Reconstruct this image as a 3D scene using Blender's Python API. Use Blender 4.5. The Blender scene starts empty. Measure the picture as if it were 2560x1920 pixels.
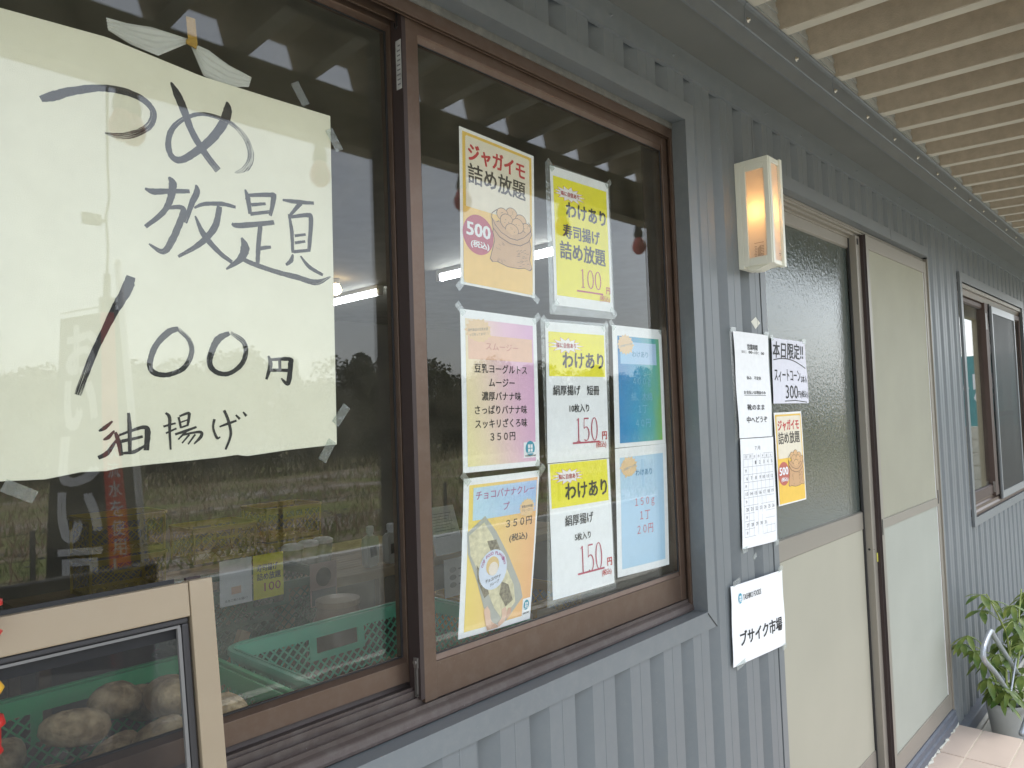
import bpy, bmesh, math, random
from math import radians, sin, cos, pi
from mathutils import Vector, Matrix
import numpy as np

random.seed(7)
scene = bpy.context.scene
EYE = 1.60                       # eye height above the field; the porch is 0.15 m high

# ------------------------------------------------------------------ camera
cam_d = bpy.data.cameras.new("camera")
cam = bpy.data.objects.new("camera", cam_d)
scene.collection.objects.link(cam)
cam_d.sensor_width = 36.0
cam_d.lens = 1850.4 / 2560 * 36.0
cam_d.clip_start = 0.02
cam_d.clip_end = 2000
R_ = Vector((0.68365462, -0.72893844, -0.03556829))
U_ = Vector((-0.0076066, -0.05585112, 0.99841013))
F_ = Vector((0.72976606, 0.68229715, 0.04372762))
cam.matrix_world = Matrix(((R_.x, U_.x, -F_.x, 0), (R_.y, U_.y, -F_.y, 0), (R_.z, U_.z, -F_.z, EYE), (0, 0, 0, 1)))
scene.camera = cam

# ------------------------------------------------------------------ sky and sun
SUN_EL, SUN_AZ = radians(58), radians(112)     # hazy sun behind the photographer
world = bpy.data.worlds.new("World"); scene.world = world
world.use_nodes = True
wn, wl = world.node_tree.nodes, world.node_tree.links
wn.clear()
w_out = wn.new("ShaderNodeOutputWorld"); w_bg = wn.new("ShaderNodeBackground")
w_sky = wn.new("ShaderNodeTexSky"); w_sky.sky_type = 'NISHITA'; w_sky.sun_disc = False
w_sky.sun_elevation = SUN_EL; w_sky.sun_rotation = SUN_AZ
w_sky.dust_density = 1.5; w_sky.air_density = 1.2; w_sky.ozone_density = 1.0
w_hs = wn.new("ShaderNodeHueSaturation"); w_hs.inputs['Saturation'].default_value = 0.55
w_tc = wn.new("ShaderNodeTexCoord"); w_nz = wn.new("ShaderNodeTexNoise")
w_nz.inputs['Scale'].default_value = 2.2; w_nz.inputs['Detail'].default_value = 5
w_mr = wn.new("ShaderNodeMapRange"); w_mr.inputs['To Min'].default_value = 0.82; w_mr.inputs['To Max'].default_value = 1.18
w_mix = wn.new("ShaderNodeMix"); w_mix.data_type = 'RGBA'; w_mix.blend_type = 'MULTIPLY'; w_mix.inputs['Factor'].default_value = 1.0
wl.new(w_tc.outputs['Generated'], w_nz.inputs['Vector'])
wl.new(w_nz.outputs['Fac'], w_mr.inputs['Value'])
wl.new(w_sky.outputs['Color'], w_hs.inputs['Color'])
wl.new(w_mr.outputs['Result'], w_mix.inputs['B'])
w_ov = wn.new("ShaderNodeMix"); w_ov.data_type = 'RGBA'; w_ov.inputs['Factor'].default_value = 0.6      # thin overcast veil
w_ov.inputs['B'].default_value = (4.15, 4.4, 4.85, 1)
wl.new(w_hs.outputs['Color'], w_ov.inputs['A']); wl.new(w_ov.outputs['Result'], w_mix.inputs['A'])
wl.new(w_mix.outputs['Result'], w_bg.inputs['Color'])
w_bg.inputs['Strength'].default_value = 0.13
wl.new(w_bg.outputs['Background'], w_out.inputs['Surface'])

sun_d = bpy.data.lights.new("sun", 'SUN'); sun_d.energy = 0.7; sun_d.angle = radians(30)
sun_d.color = (1.0, 0.95, 0.88)
sun = bpy.data.objects.new("sun", sun_d); scene.collection.objects.link(sun)
sdir = Vector((cos(SUN_EL) * sin(SUN_AZ), cos(SUN_EL) * cos(SUN_AZ), sin(SUN_EL)))
sun.rotation_euler = (-sdir).to_track_quat('-Z', 'Y').to_euler()

vs = scene.view_settings
vs.view_transform = 'Standard'; vs.look = 'None'; vs.gamma = 1.0; vs.use_curve_mapping = False
vs.exposure = 1.9
scene.render.engine = 'CYCLES'
scene.cycles.max_bounces = 10
scene.cycles.transparent_max_bounces = 24
scene.cycles.glossy_bounces = 5
scene.cycles.diffuse_bounces = 4
scene.cycles.sample_clamp_indirect = 6.0

# ------------------------------------------------------------------ helpers
COL = scene.collection

def tag(o, label=None, cat=None, group=None, kind=None):
    if label: o['label'] = label
    if cat: o['category'] = cat
    if group: o['group'] = group
    if kind: o['kind'] = kind
    return o

def empty(name, loc, label=None, cat=None, group=None, kind=None, rz=0.0):
    o = bpy.data.objects.new(name, None); COL.objects.link(o)
    o.location = (loc[0], loc[1], loc[2] + EYE); o.rotation_euler = (0, 0, rz)
    o.empty_display_size = 0.05
    return tag(o, label, cat, group, kind)

def attach(o, parent):
    if parent is not None:
        bpy.context.view_layer.update()
        o.parent = parent
        o.matrix_parent_inverse = parent.matrix_world.inverted()
    return o

def world_of(o):
    m = Matrix.LocRotScale(o.location, o.rotation_euler.to_quaternion(), o.scale)
    return m

class MB:
    """collects shapes (z relative to the eye height) and links them as one mesh"""
    def __init__(s): s.v = []; s.f = []; s.m = []; s.uv = []; s.mats = []; s.cur = 0
    def mat(s, m):
        if m not in s.mats: s.mats.append(m)
        s.cur = s.mats.index(m); return s
    def face(s, pts, uv=None):
        n = len(s.v); s.v += [tuple(p) for p in pts]; s.f.append(tuple(range(n, n + len(pts)))); s.m.append(s.cur)
        s.uv += uv if uv else [(0, 0)] * len(pts)
    def box(s, x0, x1, y0, y1, z0, z1):
        if x1 < x0: x0, x1 = x1, x0
        if y1 < y0: y0, y1 = y1, y0
        if z1 < z0: z0, z1 = z1, z0
        n = len(s.v)
        s.v += [(x0,y0,z0),(x1,y0,z0),(x1,y1,z0),(x0,y1,z0),(x0,y0,z1),(x1,y0,z1),(x1,y1,z1),(x0,y1,z1)]
        for q in ((0,3,2,1),(4,5,6,7),(0,1,5,4),(1,2,6,5),(2,3,7,6),(3,0,4,7)):
            s.f.append(tuple(n + i for i in q)); s.m.append(s.cur); s.uv += [(0,0),(1,0),(1,1),(0,1)]
        return s
    def obox(s, c, ax, ay, az):
        """box from centre and three half-axis vectors"""
        c, ax, ay, az = Vector(c), Vector(ax), Vector(ay), Vector(az); n = len(s.v)
        for k in ((-1,-1,-1),(1,-1,-1),(1,1,-1),(-1,1,-1),(-1,-1,1),(1,-1,1),(1,1,1),(-1,1,1)):
            s.v.append(tuple(c + ax*k[0] + ay*k[1] + az*k[2]))
        for q in ((0,3,2,1),(4,5,6,7),(0,1,5,4),(1,2,6,5),(2,3,7,6),(3,0,4,7)):
            s.f.append(tuple(n + i for i in q)); s.m.append(s.cur); s.uv += [(0,0),(1,0),(1,1),(0,1)]
        return s
    def ext_x(s, prof, x0, x1, close=True):
        """closed (y,z) profile extruded along x"""
        n = len(s.v); k = len(prof)
        s.v += [(x0, y, z) for y, z in prof] + [(x1, y, z) for y, z in prof]
        for i in range(k if close else k - 1):
            j = (i + 1) % k
            s.f.append((n+i, n+j, n+k+j, n+k+i)); s.m.append(s.cur); s.uv += [(0,0),(1,0),(1,1),(0,1)]
        if close:
            s.f.append(tuple(n+i for i in reversed(range(k)))); s.m.append(s.cur); s.uv += [(0,0)]*k
            s.f.append(tuple(n+k+i for i in range(k))); s.m.append(s.cur); s.uv += [(0,0)]*k
        return s
    def ext_z(s, prof, z0, z1):
        n = len(s.v); k = len(prof)
        s.v += [(x, y, z0) for x, y in prof] + [(x, y, z1) for x, y in prof]
        for i in range(k):
            j = (i + 1) % k
            s.f.append((n+i, n+j, n+k+j, n+k+i)); s.m.append(s.cur); s.uv += [(0,0),(1,0),(1,1),(0,1)]
        s.f.append(tuple(n+i for i in reversed(range(k)))); s.m.append(s.cur); s.uv += [(0,0)]*k
        s.f.append(tuple(n+k+i for i in range(k))); s.m.append(s.cur); s.uv += [(0,0)]*k
        return s
    def tube(s, path, r, n=10, caps=True):
        path = [Vector(p) for p in path]; rr = r if isinstance(r, (list, tuple)) else [r]*len(path)
        base = len(s.v); up = None
        for i, p in enumerate(path):
            t = (path[min(i+1, len(path)-1)] - path[max(i-1, 0)]).normalized()
            if up is None:
                up = t.orthogonal().normalized()
            else:
                up = (up - t * up.dot(t)).normalized()
            b = t.cross(up)
            for k in range(n):
                a = 2*pi*k/n; s.v.append(tuple(p + (up*cos(a) + b*sin(a))*rr[i]))
        for i in range(len(path)-1):
            for k in range(n):
                a = base+i*n+k; b2 = base+i*n+(k+1)%n
                s.f.append((a, b2, b2+n, a+n)); s.m.append(s.cur); s.uv += [(0,0)]*4
        if caps:
            s.f.append(tuple(base+k for k in reversed(range(n)))); s.m.append(s.cur); s.uv += [(0,0)]*n
            e = base+(len(path)-1)*n
            s.f.append(tuple(e+k for k in range(n))); s.m.append(s.cur); s.uv += [(0,0)]*n
        return s
    def lathe(s, c, prof, n=24, cap=True):
        """(r,z) profile turned about the vertical through c"""
        base = len(s.v)
        for r, z in prof:
            for k in range(n):
                a = 2*pi*k/n; s.v.append((c[0]+r*cos(a), c[1]+r*sin(a), c[2]+z))
        for i in range(len(prof)-1):
            for k in range(n):
                a = base+i*n+k; b = base+i*n+(k+1)%n
                s.f.append((a, b, b+n, a+n)); s.m.append(s.cur); s.uv += [(0,0)]*4
        if cap:
            s.f.append(tuple(base+k for k in reversed(range(n)))); s.m.append(s.cur); s.uv += [(0,0)]*n
            e = base+(len(prof)-1)*n
            s.f.append(tuple(e+k for k in range(n))); s.m.append(s.cur); s.uv += [(0,0)]*n
        return s
    def build(s, name, m=None, parent=None, smooth=False, bevel=0.0, label=None, cat=None, group=None, kind=None, flip=False):
        if m is not None and not s.mats: s.mats = [m]
        me = bpy.data.meshes.new(name)
        me.from_pydata([(x, y, z + EYE) for x, y, z in s.v], [], s.f)
        for mm in s.mats: me.materials.append(mm)
        me.polygons.foreach_set('material_index', s.m)
        uvl = me.uv_layers.new(name='UVMap')
        uvl.data.foreach_set('uv', [c for p in s.uv for c in p])
        if smooth: me.polygons.foreach_set('use_smooth', [True]*len(me.polygons))
        me.update()
        o = bpy.data.objects.new(name, me)
        # origin at the base centre of the shape
        xs = [p[0] for p in s.v]; ys = [p[1] for p in s.v]; zs = [p[2] for p in s.v]
        org = Vector(((min(xs)+max(xs))/2, (min(ys)+max(ys))/2, min(zs)+EYE))
        me.transform(Matrix.Translation(-org)); o.location = org
        COL.objects.link(o)
        if parent is not None:
            o.parent = parent
            o.matrix_parent_inverse = world_of_chain(parent).inverted()
        if bevel > 0:
            b = o.modifiers.new('bevel', 'BEVEL'); b.width = bevel; b.segments = 2; b.limit_method = 'ANGLE'; b.angle_limit = radians(40)
        return tag(o, label, cat, group, kind)

def world_of_chain(o):
    m = world_of(o)
    if o.parent is not None:
        m = world_of_chain(o.parent) @ o.matrix_parent_inverse @ m
    return m

def copy_tree(o, parent=None):
    c = o.copy(); COL.objects.link(c)
    if parent is not None: c.parent = parent
    for ch in o.children: copy_tree(ch, c)
    return c

# ------------------------------------------------------------------ materials
def new_mat(name):
    m = bpy.data.materials.new(name); m.use_nodes = True
    nt = m.node_tree; nt.nodes.clear()
    out = nt.nodes.new("ShaderNodeOutputMaterial")
    return m, nt, out

def M(name, col, rough=0.5, metal=0.0, var=0.12, scale=6.0, bump=0.0, bscale=200.0, spec=0.5, dust=0.0, dcol=(0.45,0.42,0.36), stretch=None, speck=0.0):
    m, nt, out = new_mat(name); N, L = nt.nodes, nt.links
    p = N.new("ShaderNodeBsdfPrincipled"); L.new(p.outputs[0], out.inputs[0])
    p.inputs['Roughness'].default_value = rough; p.inputs['Metallic'].default_value = metal
    p.inputs['Specular IOR Level'].default_value = spec
    tc = N.new("ShaderNodeTexCoord"); src = tc.outputs['Object']
    if stretch:
        mp = N.new("ShaderNodeMapping"); mp.inputs['Scale'].default_value = stretch; L.new(src, mp.inputs['Vector']); src = mp.outputs[0]
    nz = N.new("ShaderNodeTexNoise"); nz.inputs['Scale'].default_value = scale; nz.inputs['Detail'].default_value = 6; L.new(src, nz.inputs['Vector'])
    mr = N.new("ShaderNodeMapRange"); mr.inputs['From Min'].default_value = 0.3; mr.inputs['From Max'].default_value = 0.7
    mr.inputs['To Min'].default_value = 1 - var; mr.inputs['To Max'].default_value = 1 + var; L.new(nz.outputs['Fac'], mr.inputs['Value'])
    mx = N.new("ShaderNodeMix"); mx.data_type = 'RGBA'; mx.blend_type = 'MULTIPLY'; mx.inputs['Factor'].default_value = 1
    mx.inputs['A'].default_value = (*col, 1); L.new(mr.outputs[0], mx.inputs['B'])
    c = mx.outputs['Result']
    if dust > 0:
        n2 = N.new("ShaderNodeTexNoise"); n2.inputs['Scale'].default_value = 38; n2.inputs['Detail'].default_value = 8; n2.inputs['Roughness'].default_value = .7; L.new(tc.outputs['Object'], n2.inputs['Vector'])
        r2 = N.new("ShaderNodeMapRange"); r2.inputs['From Min'].default_value = 0.45; r2.inputs['From Max'].default_value = 0.75; r2.inputs['To Max'].default_value = dust; L.new(n2.outputs['Fac'], r2.inputs['Value'])
        m2 = N.new("ShaderNodeMix"); m2.data_type = 'RGBA'; L.new(r2.outputs[0], m2.inputs['Factor']); L.new(c, m2.inputs['A']); m2.inputs['B'].default_value = (*dcol, 1)
        c = m2.outputs['Result']
        r3 = N.new("ShaderNodeMapRange"); r3.inputs['To Min'].default_value = rough; r3.inputs['To Max'].default_value = min(1, rough+0.5); L.new(r2.outputs[0], r3.inputs['Value']); L.new(r3.outputs[0], p.inputs['Roughness'])
    if speck > 0:
        vo = N.new("ShaderNodeTexVoronoi"); vo.inputs['Scale'].default_value = 95; L.new(tc.outputs['Object'], vo.inputs['Vector'])
        rs = N.new("ShaderNodeMapRange"); rs.inputs['From Min'].default_value = 0.07; rs.inputs['From Max'].default_value = 0.03; L.new(vo.outputs['Distance'], rs.inputs['Value'])
        n3 = N.new("ShaderNodeTexNoise"); n3.inputs['Scale'].default_value = 7; L.new(tc.outputs['Object'], n3.inputs['Vector'])
        r4 = N.new("ShaderNodeMapRange"); r4.inputs['From Min'].default_value = 0.56; r4.inputs['From Max'].default_value = 0.6; r4.inputs['To Max'].default_value = speck; L.new(n3.outputs['Fac'], r4.inputs['Value'])
        mm = N.new("ShaderNodeMath"); mm.operation = 'MULTIPLY'; L.new(rs.outputs[0], mm.inputs[0]); L.new(r4.outputs[0], mm.inputs[1])
        m3 = N.new("ShaderNodeMix"); m3.data_type = 'RGBA'; L.new(mm.outputs[0], m3.inputs['Factor']); L.new(c, m3.inputs['A']); m3.inputs['B'].default_value = (0.6,0.6,0.58,1)
        c = m3.outputs['Result']
    L.new(c, p.inputs['Base Color'])
    if bump > 0:
        nb = N.new("ShaderNodeTexNoise"); nb.inputs['Scale'].default_value = bscale; nb.inputs['Detail'].default_value = 4; L.new(src if stretch else tc.outputs['Object'], nb.inputs['Vector'])
        b = N.new("ShaderNodeBump"); b.inputs['Strength'].default_value = bump; b.inputs['Distance'].default_value = 0.002; L.new(nb.outputs['Fac'], b.inputs['Height']); L.new(b.outputs[0], p.inputs['Normal'])
    return m

def flat(name, col, rough=0.55, spec=0.4):
    m, nt, out = new_mat(name)
    p = nt.nodes.new("ShaderNodeBsdfPrincipled"); nt.links.new(p.outputs[0], out.inputs[0])
    tc = nt.nodes.new("ShaderNodeTexCoord"); nz = nt.nodes.new("ShaderNodeTexNoise"); nz.inputs['Scale'].default_value = 60; nt.links.new(tc.outputs['Object'], nz.inputs['Vector'])
    mr = nt.nodes.new("ShaderNodeMapRange"); mr.inputs['To Min'].default_value = .93; mr.inputs['To Max'].default_value = 1.07; nt.links.new(nz.outputs['Fac'], mr.inputs['Value'])
    mx = nt.nodes.new("ShaderNodeMix"); mx.data_type = 'RGBA'; mx.blend_type = 'MULTIPLY'; mx.inputs['Factor'].default_value = 1; mx.inputs['A'].default_value = (*col, 1); nt.links.new(mr.outputs[0], mx.inputs['B'])
    nt.links.new(mx.outputs['Result'], p.inputs['Base Color'])
    p.inputs['Roughness'].default_value = rough; p.inputs['Specular IOR Level'].default_value = spec
    return m

def ramp(name, stops, ax=(1.0, 0.0), rough=0.5, noise=0.0):
    """printed colour gradient across a sheet's own uv"""
    m, nt, out = new_mat(name); N, L = nt.nodes, nt.links
    p = N.new("ShaderNodeBsdfPrincipled"); L.new(p.outputs[0], out.inputs[0]); p.inputs['Roughness'].default_value = rough
    uv = N.new("ShaderNodeUVMap"); uv.uv_map = 'UVMap'
    d = N.new("ShaderNodeVectorMath"); d.operation = 'DOT_PRODUCT'; d.inputs[1].default_value = (ax[0], ax[1], 0); L.new(uv.outputs[0], d.inputs[0])
    v = d.outputs['Value']
    if noise:
        nz = N.new("ShaderNodeTexNoise"); nz.inputs['Scale'].default_value = 3; L.new(uv.outputs[0], nz.inputs['Vector'])
        a = N.new("ShaderNodeMath"); a.operation = 'MULTIPLY_ADD'; a.inputs[1].default_value = noise; L.new(nz.outputs['Fac'], a.inputs[0]); L.new(v, a.inputs[2]); v = a.outputs[0]
    cr = N.new("ShaderNodeValToRGB"); L.new(v, cr.inputs[0])
    el = cr.color_ramp.elements
    el[0].position = stops[0][0]; el[0].color = (*stops[0][1], 1)
    el[1].position = stops[-1][0]; el[1].color = (*stops[-1][1], 1)
    for pos, c in stops[1:-1]:
        e = el.new(pos); e.color = (*c, 1)
    L.new(cr.outputs[0], p.inputs['Base Color'])
    return m

def glass_mat(name, tint=(0.975, 0.985, 0.978), r0=0.045, rough=0.0, dirt_haze=0.05):
    """thin clear pane: reflection rises towards grazing, the rest passes straight through"""
    m, nt, out = new_mat(name); N, L = nt.nodes, nt.links
    lw = N.new("ShaderNodeLayerWeight"); lw.inputs['Blend'].default_value = 0.5
    pw = N.new("ShaderNodeMath"); pw.operation = 'POWER'; pw.inputs[1].default_value = 5; L.new(lw.outputs['Facing'], pw.inputs[0])
    ma = N.new("ShaderNodeMath"); ma.operation = 'MULTIPLY_ADD'; ma.inputs[1].default_value = 1 - r0; ma.inputs[2].default_value = r0; L.new(pw.outputs[0], ma.inputs[0])
    tr = N.new("ShaderNodeBsdfTransparent"); tr.inputs[0].default_value = (*tint, 1)
    df = N.new("ShaderNodeBsdfDiffuse"); df.inputs[0].default_value = (0.62, 0.56, 0.40, 1)  # olive film: dirt, plus painted haze that lifts the dark reflections
    tc = N.new("ShaderNodeTexCoord"); nz = N.new("ShaderNodeTexNoise"); nz.inputs['Scale'].default_value = 9; nz.inputs['Detail'].default_value = 9; nz.inputs['Roughness'].default_value = .7; L.new(tc.outputs['Object'], nz.inputs['Vector'])
    mr = N.new("ShaderNodeMapRange"); mr.inputs['From Min'].default_value = .4; mr.inputs['From Max'].default_value = .85; mr.inputs['To Min'].default_value = dirt_haze*.12; mr.inputs['To Max'].default_value = dirt_haze*1.1; L.new(nz.outputs['Fac'], mr.inputs['Value'])
    m0 = N.new("ShaderNodeMixShader"); L.new(mr.outputs[0], m0.inputs[0]); L.new(tr.outputs[0], m0.inputs[1]); L.new(df.outputs[0], m0.inputs[2])
    gl = N.new("ShaderNodeBsdfGlossy"); gl.inputs['Roughness'].default_value = rough
    mx = N.new("ShaderNodeMixShader"); L.new(ma.outputs[0], mx.inputs[0]); L.new(m0.outputs[0], mx.inputs[1]); L.new(gl.outputs[0], mx.inputs[2])
    L.new(mx.outputs[0], out.inputs[0])
    return m

def clear_film(name, a=0.12, rough=0.12):
    """laminate pouches and sticky tape"""
    m, nt, out = new_mat(name); N, L = nt.nodes, nt.links
    tr = N.new("ShaderNodeBsdfTransparent"); tr.inputs[0].default_value = (0.94, 0.96, 0.95, 1)
    df = N.new("ShaderNodeBsdfDiffuse"); df.inputs[0].default_value = (0.75, 0.78, 0.78, 1)
    gl = N.new("ShaderNodeBsdfGlossy"); gl.inputs['Roughness'].default_value = rough
    tc = N.new("ShaderNodeTexCoord"); nz = N.new("ShaderNodeTexNoise"); nz.inputs['Scale'].default_value = 90; L.new(tc.outputs['Object'], nz.inputs['Vector'])
    b = N.new("ShaderNodeBump"); b.inputs['Strength'].default_value = .5; b.inputs['Distance'].default_value = .002; L.new(nz.outputs['Fac'], b.inputs['Height']); L.new(b.outputs[0], gl.inputs['Normal'])
    m1 = N.new("ShaderNodeMixShader"); m1.inputs[0].default_value = a; L.new(tr.outputs[0], m1.inputs[1]); L.new(df.outputs[0], m1.inputs[2])
    m2 = N.new("ShaderNodeMixShader"); m2.inputs[0].default_value = 0.09; L.new(m1.outputs[0], m2.inputs[1]); L.new(gl.outputs[0], m2.inputs[2])
    L.new(m2.outputs[0], out.inputs[0])
    return m

def mesh_screen(name, col, open_=0.55, scale=900.0):
    m, nt, out = new_mat(name); N, L = nt.nodes, nt.links
    tc = N.new("ShaderNodeTexCoord"); sx = N.new("ShaderNodeSeparateXYZ"); L.new(tc.outputs['Object'], sx.inputs[0])
    fac = None
    for ax in ('X', 'Z'):
        a = N.new("ShaderNodeMath"); a.operation = 'MULTIPLY'; a.inputs[1].default_value = scale; L.new(sx.outputs[ax], a.inputs[0])
        f = N.new("ShaderNodeMath"); f.operation = 'FRACT'; L.new(a.outputs[0], f.inputs[0])
        g = N.new("ShaderNodeMath"); g.operation = 'LESS_THAN'; g.inputs[1].default_value = 1 - math.sqrt(open_); L.new(f.outputs[0], g.inputs[0])
        if fac is None: fac = g.outputs[0]
        else:
            mm = N.new("ShaderNodeMath"); mm.operation = 'MAXIMUM'; L.new(fac, mm.inputs[0]); L.new(g.outputs[0], mm.inputs[1]); fac = mm.outputs[0]
    tr = N.new("ShaderNodeBsdfTransparent")
    p = N.new("ShaderNodeBsdfPrincipled"); p.inputs['Base Color'].default_value = (*col, 1); p.inputs['Roughness'].default_value = .5
    mx = N.new("ShaderNodeMixShader"); L.new(fac, mx.inputs[0]); L.new(tr.outputs[0], mx.inputs[1]); L.new(p.outputs[0], mx.inputs[2])
    L.new(mx.outputs[0], out.inputs[0])
    return m

def emit(name, col, s):
    m, nt, out = new_mat(name); e = nt.nodes.new("ShaderNodeEmission"); e.inputs[0].default_value = (*col, 1); e.inputs[1].default_value = s
    nt.links.new(e.outputs[0], out.inputs[0]); return m

def ink_mat():
    """brush ink: dense at the start of a stroke, broken into dry streaks towards its end"""
    m, nt, out = new_mat("brush_ink"); N, L = nt.nodes, nt.links
    uv = N.new("ShaderNodeUVMap"); uv.uv_map = 'UVMap'; sp = N.new("ShaderNodeSeparateXYZ"); L.new(uv.outputs[0], sp.inputs[0])
    mp = N.new("ShaderNodeMapping"); mp.inputs['Scale'].default_value = (1.1, 24.0, 1); L.new(uv.outputs[0], mp.inputs['Vector'])
    nz = N.new("ShaderNodeTexNoise"); nz.inputs['Scale'].default_value = 1.0; nz.inputs['Detail'].default_value = 7; nz.inputs['Roughness'].default_value = .72; L.new(mp.outputs[0], nz.inputs['Vector'])
    fr = N.new("ShaderNodeMath"); fr.operation = 'FRACT'; L.new(sp.outputs['Z'], fr.inputs[0])
    th = N.new("ShaderNodeMapRange"); th.inputs['From Min'].default_value = 0.35; th.inputs['From Max'].default_value = 1.0; th.inputs['To Min'].default_value = 0.26; th.inputs['To Max'].default_value = 0.515
    at = N.new("ShaderNodeAttribute"); at.attribute_name = 'dry'; L.new(at.outputs['Fac'], th.inputs['Value'])
    lt = N.new("ShaderNodeMath"); lt.operation = 'LESS_THAN'; L.new(nz.outputs['Fac'], lt.inputs[0]); L.new(th.outputs[0], lt.inputs[1])
    tr = N.new("ShaderNodeBsdfTransparent"); p = N.new("ShaderNodeBsdfPrincipled"); p.inputs['Base Color'].default_value = (0.018, 0.018, 0.02, 1); p.inputs['Roughness'].default_value = .6
    mx = N.new("ShaderNodeMixShader"); L.new(lt.outputs[0], mx.inputs[0]); L.new(p.outputs[0], mx.inputs[1]); L.new(tr.outputs[0], mx.inputs[2])
    L.new(mx.outputs[0], out.inputs[0]); return m

STEEL = M("painted_steel_siding", (0.160, 0.176, 0.186), 0.42, 0.0, .05, 3, .05, 500, .5, dust=.10, dcol=(.34,.33,.29), speck=.5)
TRIM = M("painted_steel_trim", (0.160, 0.176, 0.186), 0.38, 0.0, .06, 4, .03, 400, .5, dust=.16, dcol=(.34,.33,.30), speck=.5)
SOFFIT = M("painted_soffit", (0.15, 0.155, 0.145), 0.5, 0.0, .08, 3, .04, 300, .4, dust=.16, dcol=(.26,.25,.21), speck=.4)
BROWN = M("bronze_anodised_aluminium", (0.138, 0.092, 0.068), 0.36, 0.55, .06, 2, .03, 250, .5, dust=.10, dcol=(.36,.34,.30), stretch=(1, 1, 8), speck=.25)
BROWN_D = M("dark_brown_channel", (0.045, 0.03, 0.028), 0.5, 0.2, .1, 5)
DUSTY = M("dusty_sash_track", (0.105, 0.082, 0.074), 0.5, 0.3, .12, 8, .2, 300, .4, dust=.30, dcol=(.24,.225,.20), speck=.6, stretch=(1,1,1))
BEIGE = M("beige_anodised_frame", (0.35, 0.28, 0.195), 0.42, 0.25, .05, 2, .02, 200, .5, dust=.06, stretch=(1, 1, 5))
DOORF = M("door_frame_bronze_grey", (0.29, 0.265, 0.225), 0.42, 0.3, .05, 2, .02, 200, .5, dust=.06)
DOORP = M("door_panel_putty", (0.385, 0.37, 0.295), 0.55, 0.0, .04, 3, .04, 400, .3)
SCRUP = M("insect_screen_upper", (0.335, 0.325, 0.25), 0.6, 0.0, .05, 4, .25, 1500, .25)
SCRLO = M("insect_screen_lower", (0.37, 0.385, 0.335), 0.6, 0.0, .05, 4, .25, 1500, .25)
RUBBER = M("black_rubber", (0.02, 0.02, 0.021), 0.6, 0, .1)
BLACKP = M("black_plastic", (0.012, 0.012, 0.012), 0.5, 0, .1)
ROOFM = M("canopy_underlay_felt", (0.50, 0.425, 0.325), 0.9, 0, .10, 30, 1.0, 260, .1, dust=.12, dcol=(.2,.17,.13))
ROOFE = M("bare_flange_steel", (0.60, 0.56, 0.46), 0.6, 0, .06, 20, .2, 200, .3)
CLOSE = M("ribbed_foam_closure", (0.48, 0.48, 0.44), 0.85, 0, .1, 40, .2, 300, .1)
BEAM = M("beam_paint", (0.42, 0.37, 0.25), 0.6, 0, .08, 5)
DARKROOF = M("dark_brown_roof_sheet", (0.05, 0.03, 0.028), 0.55, 0, .1, 8)
ZINC = M("zinc_screw", (0.62, 0.58, 0.5), 0.3, 0.9, .1)
GLASS = glass_mat("window_glass")
GLASS2 = glass_mat("window_glass_far", dirt_haze=.02)
CLEAR = clear_film("clear_laminate", .10)
TAPE = clear_film("clear_tape", .11, .2)
MESHD = mesh_screen("dark_mesh", (0.022, 0.022, 0.024), .74, 1500)
MESHG = mesh_screen("grey_mesh", (0.022, 0.024, 0.024), .30, 1400)
PAPER = flat("white_paper", (0.86, 0.87, 0.88), .6, .3)
PAPERW = flat("warm_white_paper", (0.86, 0.85, 0.82), .6, .3)
CREAM = M("cream_paper_sheet", (0.84, 0.81, 0.655), 0.75, 0, .03, 4, .15, 700, .2)
BLACK = flat("black_print", (0.018, 0.018, 0.02))
GREYP = flat("grey_print", (0.16, 0.16, 0.17))
LGREYP = flat("pale_grey_print", (0.42, 0.43, 0.45))
RED = flat("red_print", (0.55, 0.045, 0.045))
DRED = flat("dark_red_print", (0.42, 0.05, 0.06))
CRIM = flat("crimson_print", (0.47, 0.07, 0.12))
PINKR = flat("rose_print", (0.62, 0.16, 0.2))
YEL = flat("yellow_print", (0.86, 0.78, 0.03))
YELB = flat("amber_print", (0.86, 0.56, 0.09))
YELF = flat("golden_frame_print", (0.80, 0.53, 0.10))
CRM = flat("cream_print", (0.80, 0.73, 0.58))
TAN = flat("sack_tan_print", (0.62, 0.38, 0.2))
TANL = flat("potato_tan_print", (0.70, 0.44, 0.22))
SACKL = flat("sack_outline_print", (0.12, 0.07, 0.045))
WHITEP = flat("white_print", (0.85, 0.86, 0.88))
BURSTW = flat("burst_white_print", (0.86, 0.84, 0.84))
BURSTO = flat("burst_orange_print", (0.80, 0.56, 0.32))
TEALP = flat("teal_print", (0.05, 0.33, 0.45))
BLUET = flat("blue_text_print", (0.10, 0.28, 0.48))
LBLUE = flat("light_blue_print", (0.33, 0.55, 0.78))
PALEB = flat("faint_blue_text_print", (0.22, 0.52, 0.72))
MAGT = flat("plum_text_print", (0.42, 0.14, 0.30))
ORB = flat("salmon_print", (0.80, 0.50, 0.36))
SALT = flat("muted_rose_text", (0.62, 0.28, 0.24))
JOR = flat("orange_field_print", (0.86, 0.56, 0.16))
G_SMOOTH = ramp("print_yellow_to_pink", [(0.0, (0.85, 0.78, 0.36)), (0.35, (0.84, 0.68, 0.50)), (0.7, (0.78, 0.50, 0.62)), (1.0, (0.70, 0.40, 0.62))], (.8, .22), noise=.12)
G_CREPE = ramp("print_gold_to_orange", [(0.0, (0.87, 0.66, 0.16)), (0.5, (0.84, 0.56, 0.22)), (1.0, (0.83, 0.44, 0.20))], (1, -.1))
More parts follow.
